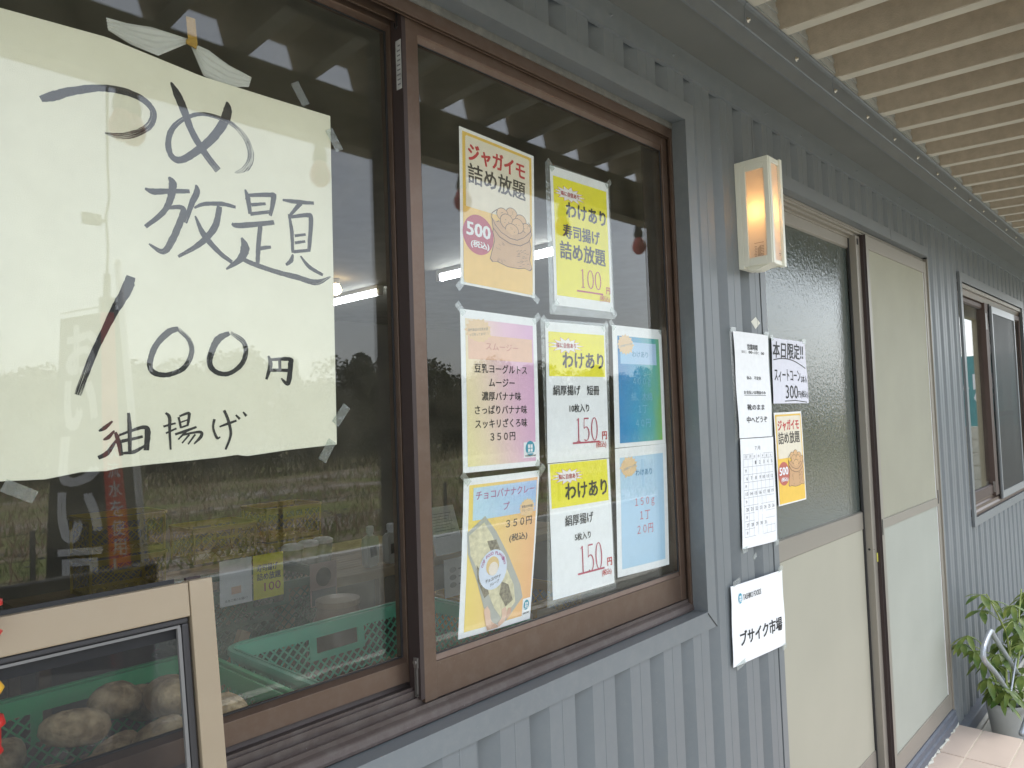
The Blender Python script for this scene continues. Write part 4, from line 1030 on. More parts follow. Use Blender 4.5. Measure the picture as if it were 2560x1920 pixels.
def star_notice(key, lam, name, label, lines, num, full_yellow=False):
    S = SHEETS[key]; B_ = S['b']
    sh = Sheet(S['q'], .001); sh.paper(name, PAPER, label, 'poster', GR)
    # clear pouch round the sheet
    lm = Sheet(SHEETS[lam]['q'], .001); b = MB().mat(CLEAR)
    e = [(0, 0), (1, 0), (1, 1), (0, 1)]
    inn = [sh.mp(u, v, -.0006) for u, v in e]; ou = [lm.mp(u, v, 0) for u, v in e]
    for i in range(4):
        j = (i+1) % 4; b.face([ou[i], inn[i], inn[j], ou[j]]); b.face([Vector(ou[j])+Vector((0, .0004, 0)), Vector(inn[j])+Vector((0, .0004, 0)), Vector(inn[i])+Vector((0, .0004, 0)), Vector(ou[i])+Vector((0, .0004, 0))])
    b.build('laminate_edge', parent=sh.root)
    sh.rect('print_panel', B_['yel'], YEL, .0003)
    u0, v0, u1, v1 = B_['burst']; cu, cv = (u0+u1)/2, (v0+v1)/2
    if full_yellow: cv = .178
    sh.burst('print_panel', cu, cv, (u1-u0)/2, .058, BURSTW, .0006, 13, .6, edge=RED)
    bu0, _, bu1, _ = B_['bt']
    sh.text("味に自信あり", (bu0, cv-.01, bu1, cv+.01), DRED, .0009, bold=.04, natural=True)
    for (txt, key2, mat, bold) in lines: sh.text(txt, B_[key2], mat, .0009, bold=bold*.5, natural=True)
    serif_num(sh, num, B_['n'], CRIM, .0009)
    u0, v0, u1, v1 = B_['ul']; vm = (v0+v1)/2; sh.line('lettering', [(u0, vm), (u1, vm)], .018, CRIM, .0009)
    sh.text("円", B_['yen'], RED, .0009, bold=.03, natural=True)
    sh.text("(税込)", B_['tax'], RED, .0009, bold=.015, natural=True)
    sh.finish(); return sh
s2 = star_notice('sushi', 'sushi_lam', 'poster', 'laminated bright yellow poster with the price 100 beside the potato poster', [("わけあり", 'a', BLACK, .06), ("寿司揚げ", 'b', flat("slate_print", (.05, .055, .07)), .055), ("詰め放題", 'c', BLACK, .05)], "100", True)
corner_tapes(s2, ('tl', 'tr', 'bl', 'br'), .9705)
s3 = star_notice('wake10', 'wake10_lam', 'poster', 'white laminated price sheet with yellow head and 150, upper middle of right window', [("わけあり", 'a', BLACK, .06), ("絹厚揚げ　短冊", 'b', BLACK, .035), ("10枚入り", 'c', BLACK, .035)], "150")
corner_tapes(s3, ('tl', 'tr'), .9712)
s4 = star_notice('wake5', 'wake5_lam', 'poster', 'white laminated price sheet with yellow head and 150, lower middle of right window', [("わけあり", 'a', BLACK, .06), ("絹厚揚げ", 'b', BLACK, .035), ("5枚入り", 'c', BLACK, .035)], "150")

def logo(sh, box, lay, words=True):
    u0, v0, u1, v1 = box; cu = (u0+u1)/2; w = (u1-u0); h = (v1-v0)
    cy = v0+h*.40 if words else (v0+v1)/2; ru = w*.36; rv = ru*sh.w/sh.h*1.08
    if not words: ru, rv = w*.5, h*.5
    sh.ellipse('logo', cu, cy, ru, rv, TEALP, lay, 24)
    sh.rect('logo', (cu-ru*.50, cy-rv*.52, cu-ru*.06, cy-rv*.05), WHITEP, lay+.0003, 1, 1); sh.rect('logo', (cu+ru*.06, cy-rv*.52, cu+ru*.50, cy-rv*.05), WHITEP, lay+.0003, 1, 1)
    sh.rect('logo', (cu-ru*.50, cy+rv*.05, cu-ru*.06, cy+rv*.45), WHITEP, lay+.0003, 1, 1); sh.rect('logo', (cu+ru*.06, cy+rv*.05, cu+ru*.50, cy+rv*.45), WHITEP, lay+.0003, 1, 1)
    sh.rect('logo', (cu-ru, cy+rv*.58, cu+ru, cy+rv*.68), WHITEP, lay+.0003, 1, 1)
    if words: sh.text("TASHIRO FOODS", (u0+w*.08, v1-h*.17, u1-w*.08, v1-h*.07), BLACK, lay+.0003, bold=.03)

# smoothie menu
S = SHEETS['smooth']; B_ = S['b']; s5 = Sheet(S['q'], .001); s5.paper('poster', PAPER, 'laminated smoothie menu fading from yellow to pink under the potato poster', 'poster', GR)
s5.rect('print_panel', (.055, .055, .945, .965), G_SMOOTH, .0003, 10, 12); s5.rect('print_panel', (.085, .150, .925, .305), ORB, .0006)
s5.burst('print_panel', .215, .125, .165, .080, BURSTO, .0009, 16, .85)
s5.text("田代食品の豆乳を使", (.085, .105, .33, .13), GREYP, .0012, bold=.0, natural=True, slope=-.02); s5.text("って作ってます！！", (.10, .135, .33, .16), GREYP, .0012, natural=True, slope=-.02)
s5.text("スムージー", B_['t0'][:1]+[.195, B_['t0'][2], .240], SALT, .0009, bold=.01)
for k, t in (('t1', "豆乳ヨーグルトス"), ('t2', "ムージー"), ('t3', "濃厚バナナ味"), ('t4', "さっぱりバナナ味"), ('t5', "スッキリざくろ味"), ('t6', "３５０円")):
    s5.text(t, B_[k], BLACK, .0009, bold=.012, natural=True)
lu0, lv0, lu1, lv1 = B_['logo']; s5.rect('logo', (lu0, .838, .955, .94), WHITEP, .0006, 1, 1); logo(s5, (lu0, .838, .955, .94), .0009)
s5.finish(); corner_tapes(s5, ('tl', 'tr', 'br'), .9708)

# crepe poster
S = SHEETS['crepe']; B_ = S['b']; s6 = Sheet(S['q'], .0035); s6.paper('poster', PAPER, 'orange and yellow crepe poster with a wrapped crepe held in a hand', 'poster', GR)
s6.rect('print_panel', (.065, .045, .975, .965), G_CREPE, .0003, 10, 12); s6.rect('print_panel', (.115, .065, .965, .275), G_CREPEB, .0006)
s6.text("チョコバナナクレー", (.145, .09, .93, .145), MAGT, .0009, bold=.012); s6.text("プ", (.50, .185, .58, .235), MAGT, .0009, bold=.012)
s6.burst('print_panel', .835, .245, .115, .062, BURSTO, .0009, 16, .85)
s6.text("東海大学考案", (.755, .225, .915, .245), GREYP, .0012, bold=.02, natural=True); s6.text("クレープ！！", (.76, .25, .91, .27), GREYP, .0012, natural=True)
s6.text("３５０円", (.545, .305, .915, .36), BLACK, .0009, bold=.012); s6.text("(税込)", (.60, .405, .86, .46), BLACK, .0009, bold=.012)
FILM = flat("wrapper_grey_print", (.42, .42, .38), .4); CRP = M("crepe_print", (.66, .60, .40), .6, 0, .22, 90); CHO = M("chocolate_print", (.22, .19, .13), .6, 0, .5, 160); SKINP = flat("skin_print", (.74, .50, .38)); SKIN2 = flat("skin_shade_print", (.62, .38, .28))
s6.poly('picture', [(.265, .255), (.055, .345), (.07, .48), (.20, .67), (.30, .84), (.44, .97), (.62, .965), (.85, .84), (.80, .75), (.60, .54), (.42, .37)], FILM, .0009)
s6.poly('picture', [(.255, .295), (.075, .365), (.10, .49), (.30, .70), (.44, .86), (.56, .945), (.74, .86), (.70, .74), (.50, .54), (.36, .385)], CRP, .0012)
s6.poly('picture', [(.30, .42), (.42, .42), (.50, .52), (.40, .55)], CHO, .00145); s6.poly('picture', [(.52, .70), (.62, .73), (.70, .84), (.60, .87), (.50, .78)], CHO, .00145); s6.poly('picture', [(.18, .56), (.26, .62), (.36, .76), (.30, .78), (.20, .66)], CHO, .00145)
s6.ellipse('picture', .395, .610, .185, .128, flat("label_lilac", (.66, .72, .84)), .0017, 36, 0)
# plain round label: ring of words, a loose swirl in the middle
for i, ch in enumerate("OUR FOOD PLANNING"):
    if ch == ' ': continue
    a = radians(200+i*9.0); cu, cv = .395+.155*cos(a), .610+.106*sin(a)
    s6.text(ch, (cu-.012, cv-.010, cu+.012, cv+.010), MAGT, .0020, bold=.02)
s6.ellipse('picture', .385, .585, .085, .060, flat("label_gold", (.70, .50, .22)), .0019, 24); s6.ellipse('picture', .395, .605, .062, .044, flat("label_cream", (.80, .70, .60)), .0021, 24)
s6.text("チョコバナナ", (.30, .655, .50, .68), GREYP, .0021, bold=.03, natural=True, slope=-.02); s6.text("クレープ", (.36, .685, .48, .71), GREYP, .0021, bold=.03, natural=True, slope=-.02)
for k in range(4):   # fingers pinching the wrapper
    a = k*.07
s6.poly('picture', [(.30, .86), (.345, .835), (.385, .87), (.40, .925), (.44, .96), (.40, .985), (.34, .955)], SKINP, .0016)
s6.poly('picture', [(.33, .93), (.42, .945), (.52, .985), (.50, .992), (.36, .992)], SKIN2, .0016)
s6.poly('picture', [(.545, .88), (.60, .872), (.625, .91), (.60, .965), (.52, .99), (.50, .965), (.555, .935)], SKINP, .0018)
s6.poly('picture', [(.635, .885), (.68, .885), (.685, .92), (.63, .955), (.61, .94)], SKIN2, .00175)
s6.rect('logo', (.86, .855, .975, .965), WHITEP, .0006, 1, 1); logo(s6, (.86, .855, .975, .965), .0009)
s6.finish(); corner_tapes(s6, ('tl', 'tr'), .9668)

# blue notices
S = SHEETS['blue1']; B_ = S['b']; s7 = Sheet(S['q'], .001); s7.paper('poster', PAPER, 'poster fading from deep blue to green, upper one at the right edge of the window', 'poster', GR)
s7.rect('print_panel', (.09, .085, .93, .965), G_BLUE, .0003, 10, 12); s7.rect('print_panel', (.135, .13, .86, .315), G_BLUEB, .0006); s7.burst('print_panel', .24, .155, .16, .085, BURSTO, .0009, 16, .85)
s7.text("この豆腐でサイズ等", (.12, .15, .36, .17), BLUET, .0012, natural=True, slope=-.03); s7.text("わけあり", (.36, .205, .68, .255), BLUET, .0009, bold=.01)
for k, t in (('t1', "４００ｇ"), ('t2', "絹、木綿"), ('t3', "１丁"), ('t4', "４０円")): s7.text(t, B_[k], PALEB, .0009, bold=.0, natural=True)
s7.finish(); corner_tapes(s7, ('tl', 'tr'), .9712)
S = SHEETS['blue2']; B_ = S['b']; s8 = Sheet(S['q'], .001); s8.paper('poster', PAPER, 'pale sky blue price poster, lower one at the right edge of the window', 'poster', GR)
s8.rect('print_panel', (.08, .075, .92, .945), G_SKY, .0003, 10, 12); s8.burst('print_panel', .235, .155, .16, .085, BURSTO, .0009, 16, .85)
s8.text("この豆腐でサイズ等", (.12, .15, .36, .17), BLUET, .0012, natural=True, slope=-.03); s8.text("わけあり", (.36, .185, .68, .235), BLUET, .0009, bold=.01)
for k, t in (('t1', "１５０ｇ"), ('t2', "１丁"), ('t3', "２０円")): s8.text(t, B_[k], PINKR, .0009, bold=.0, natural=True)
s8.finish()

# ================================================================== BIG CREAM SHEET WITH BRUSH LETTERS (inside the left pane)
Y0 = 1.0035
big_top = [(.2185, .499), (.335, .505), (.456, .493), (.560, .493), (.667, .4938)]
big_bot = [(.2165, -.053), (.262, -.0545), (.300, -.0490), (.333, -.0500), (.338, -.0475), (.380, -.0455), (.430, -.0440), (.470, -.0425), (.505, -.0400), (.509, -.0435), (.58, -.0380), (.664, -.0342)]
def lerp_poly(P, t):
    x = P[0][0]+(P[-1][0]-P[0][0])*t
    for (a, b) in zip(P[:-1], P[1:]):
        if a[0] <= x <= b[0]: return (x, a[1]+(b[1]-a[1])*(x-a[0])/(b[0]-a[0]))
    return P[-1]
b = MB().mat(CREAM); NXs, NYs = 60, 24
for side in (0, 1):
    n = len(b.v)
    for j in range(NYs+1):
        for i in range(NXs+1):
            t = i/NXs; T, Bm = lerp_poly(big_top, t), lerp_poly(big_bot, t); s = j/NYs
            yy = Y0+.0005*side+.0012*(sin(7*t+3*s)*.5+sin(11*s+2*t)*.3)*0.0
            b.v.append((T[0]+(Bm[0]-T[0])*s, yy, T[1]+(Bm[1]-T[1])*s))
    for j in range(NYs):
        for i in range(NXs):
            q = (n+j*(NXs+1)+i, n+(j+1)*(NXs+1)+i, n+(j+1)*(NXs+1)+i+1, n+j*(NXs+1)+i+1)
            b.f.append(q[::-1] if side else q); b.m.append(0); b.uv += [(0, 0)]*4
big = b.build('sign_sheet', label='large cream sheet with black brush lettering taped inside the left window pane', cat='sign')
# strokes
vv, ff, uvs, dry = [], [], [], []
for si, st in enumerate(BRUSH):
    P_ = [Vector((p[0]/1000, p[1]/1000)) for p in st]; W_ = [p[2]/1000*1.1 for p in st]
    # Catmull-Rom resample
    pts, ws = [], []
    for i in range(len(P_)-1):
        p0, p1, p2, p3 = P_[max(i-1, 0)], P_[i], P_[i+1], P_[min(i+2, len(P_)-1)]
        for k in range(8):
            t = k/8; pts.append(.5*((2*p1)+(p2-p0)*t+(2*p0-5*p1+4*p2-p3)*t*t+(3*p1-p0-3*p2+p3)*t**3)); ws.append(W_[i]*(1-t)+W_[i+1]*t)
    pts.append(P_[-1]); ws.append(W_[-1])
    Ltot = sum((a-c).length for a, c in zip(pts[:-1], pts[1:])); acc = 0; rr = random.Random(si)
    n0 = len(vv); lay = .0002+.000004*si
    for i, p in enumerate(pts):
        t = (pts[min(i+1, len(pts)-1)]-pts[max(i-1, 0)]).normalized(); nrm = Vector((-t.y, t.x))
        if i: acc += (p-pts[i-1]).length
        w = ws[i]*.5*(1+rr.uniform(-.05, .05))
        for s in (-1, -.5, 0, .5, 1):
            q = p+nrm*w*s*(1+(rr.uniform(-.06, .06) if abs(s) == 1 else 0)); vv.append((q.x, Y0-lay, q.y+EYE)); uvs.append((acc*14+si*3.3, (s*.5+.5)*max(.35, ws[i]/.018)+si*1.7)); dry.append(min(1.0, acc/max(Ltot, .001))*min(1.15, .55+Ltot*2.2))
    for i in range(len(pts)-1):
        for k in range(4):
            a = n0+i*5+k; ff.append((a, a+1, a+6, a+5))
me = bpy.data.meshes.new('brush_lettering'); me.from_pydata(vv, [], ff); me.materials.append(INK)
u = me.uv_layers.new(name='UVMap'); u.data.foreach_set('uv', [c for l in me.loops for c in uvs[l.vertex_index]])
at = me.attributes.new('dry', 'FLOAT', 'POINT'); at.data.foreach_set('value', dry)
o = bpy.data.objects.new('brush_lettering', me); COL.objects.link(o); o.parent = big; o.matrix_parent_inverse = world_of(big).inverted()
for (cx, cz, a) in ((.612, .513, -1.0), (.672, .455, -1.0), (.672, .012, .9), (.645, -.043, 1.0), (.235, -.066, -.5)):
    tape_piece(big, (cx, cz), .036, .015, a, 1.0012)

# white cloth bow held by gold tape
CLOTH = M("white_gauze", (0.62, 0.62, 0.58), .9, 0, .05, 20, .3, 400, .2)
bow = empty('cloth_bow', (.44, 1.002, .533), 'white cloth gathered into a bow by gold tape above the cream sheet', 'cloth')
def wing(top, bot, pinch):
    b = MB().mat(CLOTH); n = len(top)-1; NV = 18; NU = 24
    for j in range(NV+1):
        for i in range(NU+1):
            t = i/NU; k = min(int(t*n), n-1); f = t*n-k
            T = Vector(top[k]).lerp(Vector(top[k+1]), f); B2 = Vector(bot[k]).lerp(Vector(bot[k+1]), f); s = j/NV; q = T.lerp(B2, s)
            fold = .0024*sin(s*26+t*2.2)*(.35+.65*sin(pi*min(1, t+.12)))
            b.v.append((q.x, 1.0025+.0030+fold, q.y))
    for j in range(NV):
        for i in range(NU):
            a = j*(NU+1)+i; b.f.append((a, a+NU+1, a+NU+2, a+1)); b.m.append(0); b.uv += [(0, 0)]*4
    return b.build('cloth_wing', parent=bow, smooth=True)
wing([(.335, .532), (.360, .5345), (.392, .541), (.439, .5415)], [(.337, .5165), (.365, .5080), (.400, .5040), (.438, .5330)], 0)
wing([(.446, .5375), (.470, .5360), (.500, .5240), (.534, .5165)], [(.444, .5335), (.462, .4970), (.495, .4900), (.529, .5000)], 0)
GOLD = M("gold_tape", (0.62, 0.38, 0.08), .22, .85, .1, 30, .3, 200)
b = MB().mat(GOLD); b.obox((.4435, 1.0008, .5515), (.0065, 0, .0004), (0, .0003, 0), (-.0014, 0, .0190)); b.obox((.4425, 1.0005, .5325), (.0072, 0, -.0016), (0, .0008, 0), (.0003, 0, .0032)); b.build('gold_tape', parent=bow)

# ================================================================== NOTICES OUTSIDE
GO = 'notices taped beside and on the entrance door'
S = SHEETS['hours']; B_ = S['b']; h = Sheet(S['q'], .0015, .0012); h.paper('notice', PAPER, 'tall white laminated opening hours notice beside the door, above the calendar', 'notice', GO)
h.text("営業時間", B_['t0'][:1]+[.125, B_['t0'][2], .150], BLACK, .0006, bold=.02, natural=True); h.text("11：00~13：00", (.19, .175, .85, .20), BLACK, .0006, bold=.02); h.text("休み　不定休", (.30, .415, .72, .45), BLACK, .0006, bold=.02)
h.text("お支払いは現金のみ", (.20, .555, .83, .588), BLACK, .0006, bold=.02); h.line('lettering', [(.20, .598), (.83, .598)], .006, BLACK, .0006)
h.text("靴のまま", (.26, .685, .76, .74), BLACK, .0006, bold=.02); h.text("中へどうぞ", (.22, .80, .84, .86), BLACK, .0006, bold=.02); h.finish()
tape_piece(h.root, (h.c[0].x, h.c[0].z+.004), .030, .012, .05, .8912); tape_piece(h.root, (h.c[1].x-.01, h.c[1].z+.004), .028, .012, 0, .8912)
b = MB().mat(CLEAR); c0, c3 = h.c[0], h.c[3]; b.face([(c0.x-.016, .8945, c0.z+.003), (c3.x-.018, .8945, c3.z-.012), (c3.x, .8945, c3.z), (c0.x, .8945, c0.z)]); b.build('laminate_edge', parent=h.root)
S = SHEETS['cal']; B_ = S['b']; h = Sheet(S['q'], .0012, .0006); h.paper('calendar', PAPER, 'white printed July calendar page taped under the opening hours notice', 'calendar', GO)
h.text("７月", (.40, .075, .56, .11), GREYP, .0006)
g0, g1, w0, w1 = .065, .945, .145, .90; rows = [w0, w0+.045]+[w0+.045+(w1-w0-.045)*k/10 for k in range(1, 11)]
for v in rows: h.line('grid', [(g0, v), (g1, v)], .005, LGREYP, .0006)
for k in range(8): h.line('grid', [(g0+(g1-g0)*k/7, w0), (g0+(g1-g0)*k/7, w1)], .005, LGREYP, .0006)
for k, ch in enumerate("日月火水木金土"): h.text(ch, (g0+(g1-g0)*(k+.3)/7, w0+.010, g0+(g1-g0)*(k+.72)/7, w0+.036), GREYP, .0007)
d = 1
for r in range(5):
    for k in range(7):
        if r == 0 and k < 2: continue
        if d > 31: break
        vt = rows[1+2*r]+.02; h.text(str(d), (g0+(g1-g0)*(k+(.42 if d > 9 else .62))/7, vt, g0+(g1-g0)*(k+.9)/7, vt+.032), GREYP, .0007); d += 1
    h.text("休", (g0+(g1-g0)*.35/7, rows[2+2*r]+.02, g0+(g1-g0)*.7/7, rows[2+2*r]+.05), GREYP, .0007)
h.finish(); tape_piece(h.root, (h.c[3].x+.012, h.c[3].z-.003), .028, .014, .1, .8912); tape_piece(h.root, (h.c[2].x-.006, h.c[2].z-.003), .026, .014, .1, .8912)
S = SHEETS['corn']; B_ = S['b']; h = Sheet(S['q'], .001, .0005); h.paper('notice', flat("lilac_white_paper", (.74, .74, .82)), 'handwritten white sheet offering sweet corn for 300 taped on the door glass', 'notice', GO)
h.text("本日限定‼", (.02, .05, .92, .30), BLACK, .0006, bold=.02, shear=.12)
pts = [(.03+.93*t, .335+.10*t**2-.05*sin(pi*t)) for t in [k/12 for k in range(13)]]; h.line('lettering', pts, .012, BLACK, .0006)
h.text("スィートコーン", (.05, .47, .78, .66), BLACK, .0006, bold=.015); h.text("2本入", (.79, .55, .98, .67), BLACK, .0006, bold=.01); h.text("300", (.33, .715, .68, .925), BLACK, .0006, bold=.005)
h.text("円(税込)", (.69, .80, .985, .925), BLACK, .0006, bold=.01); h.line('lettering', [(.30, .965), (.6, .955), (.95, .985)], .01, BLACK, .0006); h.finish()
tape_piece(h.root, (h.c[0].x+.004, h.c[0].z), .018, .018, .3, .9512); tape_piece(h.root, (h.c[1].x-.006, h.c[1].z+.002), .030, .016, 0, .9512)
potato_poster('jaga2', 'poster', 'small yellow potato sack poster stuck on the rippled door glass', GO, True)
S = SHEETS['market']; B_ = S['b']; h = Sheet(S['q'], .0015, .0008); h.paper('notice', PAPER, 'white laminated market name notice hanging lowest beside the door', 'notice', GO)
logo(h, (.115, .115, .185, .245), .0006, words=False); h.text("TASHIRO FOODS", (.20, .145, .54, .215), BLACK, .0006, bold=.01); h.text("ブサイク市場", (.13, .60, .93, .78), BLACK, .0006, bold=.03); h.finish()
for (cx, cz, w) in ((h.c[0].x+.030, h.c[0].z+.006, .04), (h.c[1].x-.012, h.c[1].z+.005, .03), (h.c[3].x+.04, h.c[3].z-.002, .05), (h.c[2].x-.012, h.c[2].z-.002, .03)): tape_piece(h.root, (cx, cz), w, .014, .12, .8912)
b = MB().mat(flat("cream_tape", (.70, .69, .60))); b.v += []; b.face([(1.9318, .8992, .2366), (1.9579, .8992, .2178), (1.9888, .8992, .2364), (1.9618, .8992, .2518)]); b.face([(1.9618, .8994, .2518), (1.9888, .8994, .2364), (1.9579, .8994, .2178), (1.9318, .8994, .2366)])
b.build('tape_patch', label='small cream diamond patch of tape on the siding beside the door', cat='tape')
b = MB().mat(TAPE).obox((1.885, .8990, -.395), (.010, 0, .004), (0, .0003, 0), (-.002, 0, .006)); b.build('tape_scrap', label='torn scrap of clear tape above the lowest white notice', cat='tape')

# ================================================================== WALL LAMP
lamp = empty('wall_lamp', (1.916, .9, .378), 'lit ivory box lantern with frosted panels on the wall beside the door', 'wall lamp')
IV = M("ivory_lamp_casing", (0.80, 0.79, 0.68), .35, 0, .04, 5, 0, 100, .5)
def frost():
    m, nt, out = new_mat("frosted_lamp_panel"); N, L = nt.nodes, nt.links
    t = N.new("ShaderNodeBsdfTranslucent"); t.inputs[0].default_value = (.92, .84, .74, 1)
    d_ = N.new("ShaderNodeBsdfDiffuse"); d_.inputs[0].default_value = (.80, .72, .66, 1)
    g = N.new("ShaderNodeBsdfGlossy"); g.inputs['Roughness'].default_value = .25
    a = N.new("ShaderNodeMixShader"); a.inputs[0].default_value = .55; L.new(d_.outputs[0], a.inputs[1]); L.new(t.outputs[0], a.inputs[2])
    c = N.new("ShaderNodeMixShader"); c.inputs[0].default_value = .05; L.new(a.outputs[0], c.inputs[1]); L.new(g.outputs[0], c.inputs[2]); L.new(c.outputs[0], out.inputs[0]); return m
FR = frost()
X0, X1, Ya, Yb, Z0, Z1 = 1.876, 1.956, .806, .894, .378, .664
b = MB().mat(IV)
b.box(X0, X1, Yb-.010, Yb+.006, Z0-.004, Z1)                       # back plate
b.box(X0, X1, Ya, Yb-.010, Z1-.014, Z1); b.box(X0+.002, X1-.002, Ya+.012, Yb-.010, Z0+.004, Z0+.008)
for (xa) in (X0, X1-.004):                                         # side frames
    b.box(xa, xa+.004, Ya, Ya+.014, Z0, Z1-.014); b.box(xa, xa+.004, Yb-.024, Yb-.010, Z0, Z1-.014); b.box(xa, xa+.004, Ya+.014, Yb-.024, Z0, Z0+.022); b.box(xa, xa+.004, Ya+.014, Yb-.024, Z1-.030, Z1-.014)
b.box(X0+.004, X0+.016, Ya-.003, Ya+.008, Z0, Z1-.003); b.box(X0+.017, X0+.021, Ya, Ya+.010, Z0, Z1-.014); b.box(X1-.012, X1+.001, Ya-.004, Ya+.010, Z0-.003, Z1+.003); b.box(X0+.021, X1-.012, Ya+.002, Ya+.010, Z0, Z0+.012)
b.build('casing', parent=lamp, bevel=.0012)
MB().mat(FR).box(X0+.0025, X0+.0038, Ya+.014, Yb-.024, Z0+.022, Z1-.030).build('side_panel', parent=lamp)
MB().mat(FR).box(X0+.021, X1-.012, Ya+.004, Ya+.0055, Z0+.012, Z1-.014).build('front_panel', parent=lamp)
MB().mat(FR).box(X1-.0038, X1-.0025, Ya+.014, Yb-.024, Z0+.022, Z1-.030).build('side_panel', parent=lamp)
MB().mat(emit("warm_lamp_glow", (1.0, .62, .25), 8.5)).lathe((1.912, .846, .524), [(.002, -.022), (.011, -.014), (.014, 0), (.011, .014), (.002, .022)], 12).build('bulb', parent=lamp, smooth=True)
b = MB().mat(IV); b.ext_x([(Ya+.01, Z0+.002), (Ya+.05, Z0-.010), (Ya+.07, Z0-.010), (Yb-.01, Z0), (Yb-.01, Z0+.004), (Ya+.01, Z0+.006)], X0+.012, X1-.018); b.build('sensor_hood', parent=lamp, bevel=.001)
PR = flat("sepia_print", (.26, .14, .08)); b = MB().mat(PR)
for k in range(7):
    z = .402+k*.0042; b.box(X0+.0019, X0+.0024, Ya+.022, Ya+.027+rnd.uniform(0, .004), z, z+.0011); b.box(X0+.0019, X0+.0024, Ya+.042, Ya+.046+rnd.uniform(0, .004), z, z+.0011)
for k in range(4): b.box(X0+.0019, X0+.0024, Ya+.0305+k*.0026, Ya+.0315+k*.0026, .402, .430-k*.002)
b.box(X0+.0019, X0+.0024, Ya+.022, Ya+.048, .4365, .4375); b.build('instruction_print', parent=lamp)
b = MB().mat(GREYP); b.box(X1-.026, X1-.014, Ya+.0036, Ya+.0039, .409, .4105); b.box(X1-.024, X1-.017, Ya+.0036, Ya+.0039, .4045, .4052); b.build('maker_mark', parent=lamp)

# ================================================================== BEIGE SCREEN FRAME IN FRONT OF THE LEFT PANE
sf = empty('screen_frame', (.0, .905, -.184), 'beige aluminium insect screen frame leaning before the lower left window', 'screen frame')
XA, XB, YT, ZT, ZB = -.46, .4145, .905, -.184, -1.02
MB().mat(BEIGE).box(XA, XB-.0290, YT, YT+.022, ZT-.0410, ZT-.001).build('top_rail', parent=sf, bevel=.0015)
MB().mat(BEIGE).box(XB-.0285, XB, YT-.0012, YT+.022, ZB, ZT).build('stile', parent=sf, bevel=.0015)
MB().mat(BEIGE).box(XA, XA+.028, YT, YT+.022, ZB, ZT-.042).build('stile', parent=sf, bevel=.0015)
MB().mat(BEIGE).box(XA+.028, XB-.029, YT, YT+.022, ZB, ZB+.04).build('bottom_rail', parent=sf, bevel=.0015)
b = MB().mat(M("dark_inner_frame", (.045, .043, .045), .4, .3))
zi = ZT-.0415
b.box(XA+.028, XB-.030, YT+.004, YT+.014, zi-.007, zi); b.box(XB-.039, XB-.030, YT+.004, YT+.014, ZB+.04, zi-.007); b.build('inner_frame', parent=sf, bevel=.002)
b = MB().mat(M("grey_gasket", (.17, .165, .16), .5)); b.box(XA+.028, XB-.041, YT+.003, YT+.008, zi-.0105, zi-.0075); b.box(XB-.0445, XB-.0405, YT+.003, YT+.008, ZB+.04, zi-.0105); b.build('spline', parent=sf)
MB().mat(MESHD).box(XA+.028, XB-.044, YT+.0075, YT+.0080, ZB+.04, zi-.0105).build('mesh', parent=sf)
b = MB().mat(BROWN_D); b.box(.20, .375, .9310, .9350, -.193, -.180); b.box(.392, .410, .927, .933, -.186, -.181); b.build('edge_catch', parent=sf)
# black backing behind the frame
MB().mat(BLACKP).box(XA, .378, .9275, .9305, -.250, -.180).build('black_backing', parent=sf)

sf.rotation_euler = (radians(-8.0), 0, 0)      # it leans back against the window
# red pegs and white cable at the far left
REDP = flat("red_plastic", (.52, .025, .02), .3, .6)
p1 = empty('red_peg', (.19, .89, -.2), 'red plastic peg at the left edge above the screen frame rail', 'peg')
b = MB().mat(REDP); b.lathe((.1788, .885, -.163), [(.014, 0), (.014, -.005), (.010, -.007), (.010, -.028), (.014, -.031), (.010, -.037)], 14); b.build('peg_body', parent=p1, smooth=True)
p2 = empty('red_peg', (.19, .88, -.33), 'red plastic peg with a white cord at the left edge before the mesh', 'peg')
b = MB().mat(REDP); b.lathe((.1790, .885, -.276), [(.014, 0), (.016, -.008), (.012, -.011), (.012, -.030), (.014, -.034), (.008, -.040)], 14); b.build('peg_body', parent=p2, smooth=True)
b = MB().mat(flat("white_cord", (.7, .7, .72), .4)); b.tube([(.184, .885, -.312), (.1900, .886, -.345), (.1945, .887, -.39), (.195, .888, -.45), (.195, .888, -.60)], .0032, 10); b.build('white_cord', parent=p2, smooth=True)
b = MB().mat(flat("yellow_plastic", (.70, .40, .04), .35)); b.lathe((.1815, .885, -.240), [(.002, 0), (.009, -.003), (.0125, -.009), (.009, -.015), (.002, -.017)], 14); b.build('yellow_knob', smooth=True, label='small yellow knob at the left edge just under the screen rail', cat='knob')

